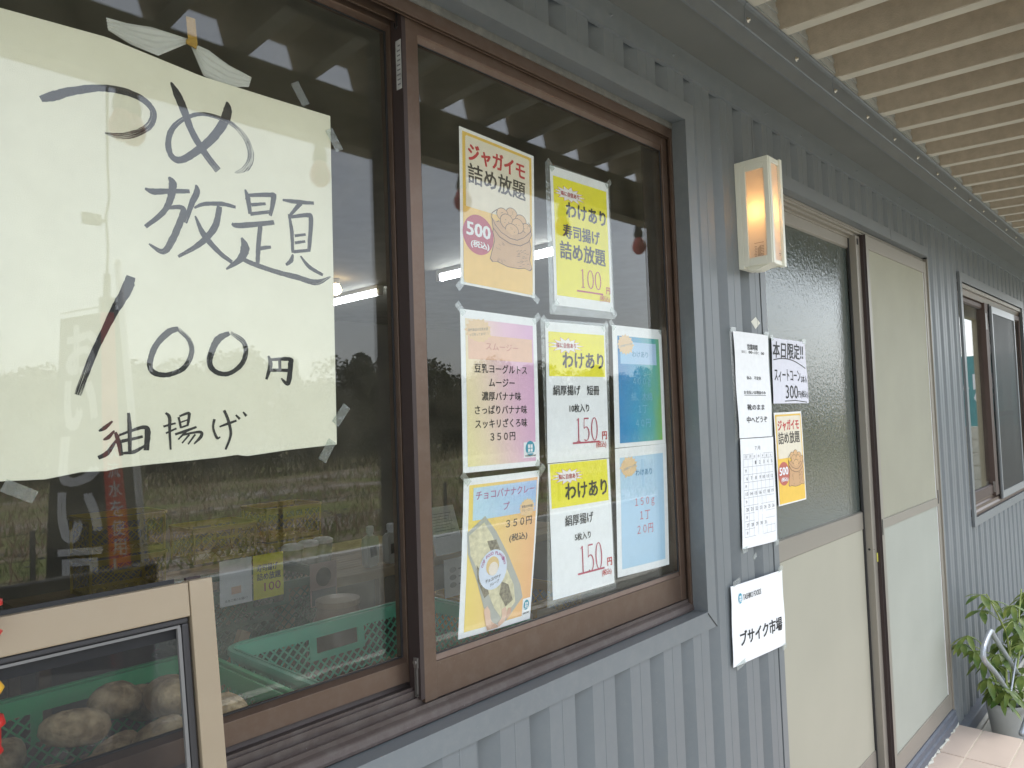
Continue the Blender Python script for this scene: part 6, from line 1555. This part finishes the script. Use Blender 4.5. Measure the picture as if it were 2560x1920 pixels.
TL_ = [leaf_mat("tree_leaf_dark", (.009, .020, .006), (.026, .046, .014)), leaf_mat("tree_leaf_mid", (.018, .036, .012), (.05, .08, .025)), leaf_mat("tree_leaf_conifer", (.010, .022, .010), (.024, .042, .018))]
BARK = M("tree_bark", (.08, .06, .045), .9, 0, .2, 10)
def crown_mesh(seed, h, w, n, mat, conifer=False):
    r = np.random.default_rng(seed); nb = 26
    cz = r.uniform(.12, .95, nb)*h; rad = w*np.sqrt(np.clip(1-((cz/h-.45)/.62)**2, .05, 1)) if not conifer else w*(1.05-cz/h)
    an = r.uniform(0, 2*pi, nb); rr = rad*r.uniform(.25, .85, nb); c = np.stack([rr*np.cos(an), rr*np.sin(an), cz], 1); br = r.uniform(.22, .42, nb)*w*(.7 if conifer else 1)
    k = r.integers(0, nb, n); d = r.normal(0, 1, (n, 3)); d /= np.linalg.norm(d, axis=1)[:, None]; P_ = c[k]+d*(br[k]*r.uniform(.55, 1.05, n))[:, None]
    s = r.uniform(.045, .11, n)[:, None]; u_ = r.normal(0, 1, (n, 3)); u_ /= np.linalg.norm(u_, axis=1)[:, None]; v_ = np.cross(u_, r.normal(0, 1, (n, 3))); v_ /= np.linalg.norm(v_, axis=1)[:, None]
    V = np.stack([P_-u_*s, P_+v_*s*.6, P_+u_*s, P_-v_*s*.6], 1)
    me = bpy.data.meshes.new('crown'); me.vertices.add(n*4); me.vertices.foreach_set('co', V.ravel()); me.loops.add(n*4); me.loops.foreach_set('vertex_index', np.arange(n*4)); me.polygons.add(n); me.polygons.foreach_set('loop_start', np.arange(n)*4); me.polygons.foreach_set('loop_total', np.full(n, 4)); me.materials.append(mat); me.update(); return me
crowns = [crown_mesh(1, 3.3, 1.9, 9000, TL_[0]), crown_mesh(2, 2.9, 2.1, 9000, TL_[1]), crown_mesh(3, 3.8, 1.7, 9000, TL_[0]), crown_mesh(4, 4.4, 1.2, 7000, TL_[2], True)]
tk = MB().mat(BARK); tk.tube([(0, 0, 0), (.03, .02, .8), (-.04, 0, 1.7), (.05, .03, 2.7)], [.14, .11, .08, .03], 9)
for a in range(5): tk.tube([(0, 0, .7+.35*a), (.5*cos(a*2.1), .5*sin(a*2.1), 1.2+.35*a), (1.0*cos(a*2.1), 1.0*sin(a*2.1), 1.5+.35*a)], [.05, .035, .012], 6)
o_ = tk.build('trunk'); trunk_me = o_.data; trunk_me.transform(Matrix.Translation(o_.location-Vector((0, 0, EYE)))); bpy.data.objects.remove(o_)
desc = ['dark round topped tree', 'broad leafy tree', 'tall bushy tree', 'narrow dark conifer']
tx = -9.0; i = 0; rt = random.Random(9)
while tx < 66:
    v = rt.choice((0, 1, 2, 0, 1, 3)); sc = rt.uniform(1.0, 1.34) if v != 3 else rt.uniform(.92, 1.16)
    e = bpy.data.objects.new('tree', None); COL.objects.link(e); e.location = (tx, -27.5+rt.uniform(-1.2, 1.2), -.004); e.scale = (sc*rt.uniform(.95, 1.15), sc, sc); e.rotation_euler = (0, 0, rt.uniform(0, 6)); e.empty_display_size = .3
    tag(e, desc[v]+' in the dark row mirrored behind the field', 'tree', 'trees in the row beyond the field')
    for (nm, me) in (('trunk', trunk_me), ('crown', crowns[v])):
        o = bpy.data.objects.new(nm, me); COL.objects.link(o); o.parent = e
    tx += rt.uniform(1.5, 2.3); i += 1
# undergrowth closing the foot of the row
n = 26000; r = np.random.default_rng(8); x = r.uniform(-12, 70, n); y = -26.6+r.normal(0, .8, n); z = r.uniform(0, 1.9, n)*(0.7+.3*np.sin(x*1.3)); s = r.uniform(.06, .14, n)[:, None]
P_ = np.stack([x, y, z], 1); u_ = r.normal(0, 1, (n, 3)); u_ /= np.linalg.norm(u_, axis=1)[:, None]; v_ = np.cross(u_, r.normal(0, 1, (n, 3))); v_ /= np.linalg.norm(v_, axis=1)[:, None]
V = np.stack([P_-u_*s, P_+v_*s*.6, P_+u_*s, P_-v_*s*.6], 1)
me = bpy.data.meshes.new('undergrowth'); me.vertices.add(n*4); me.vertices.foreach_set('co', V.ravel()); me.loops.add(n*4); me.loops.foreach_set('vertex_index', np.arange(n*4)); me.polygons.add(n); me.polygons.foreach_set('loop_start', np.arange(n)*4); me.polygons.foreach_set('loop_total', np.full(n, 4)); me.materials.append(TL_[0]); me.update()
o = bpy.data.objects.new('undergrowth', me); COL.objects.link(o); o['kind'] = 'stuff'
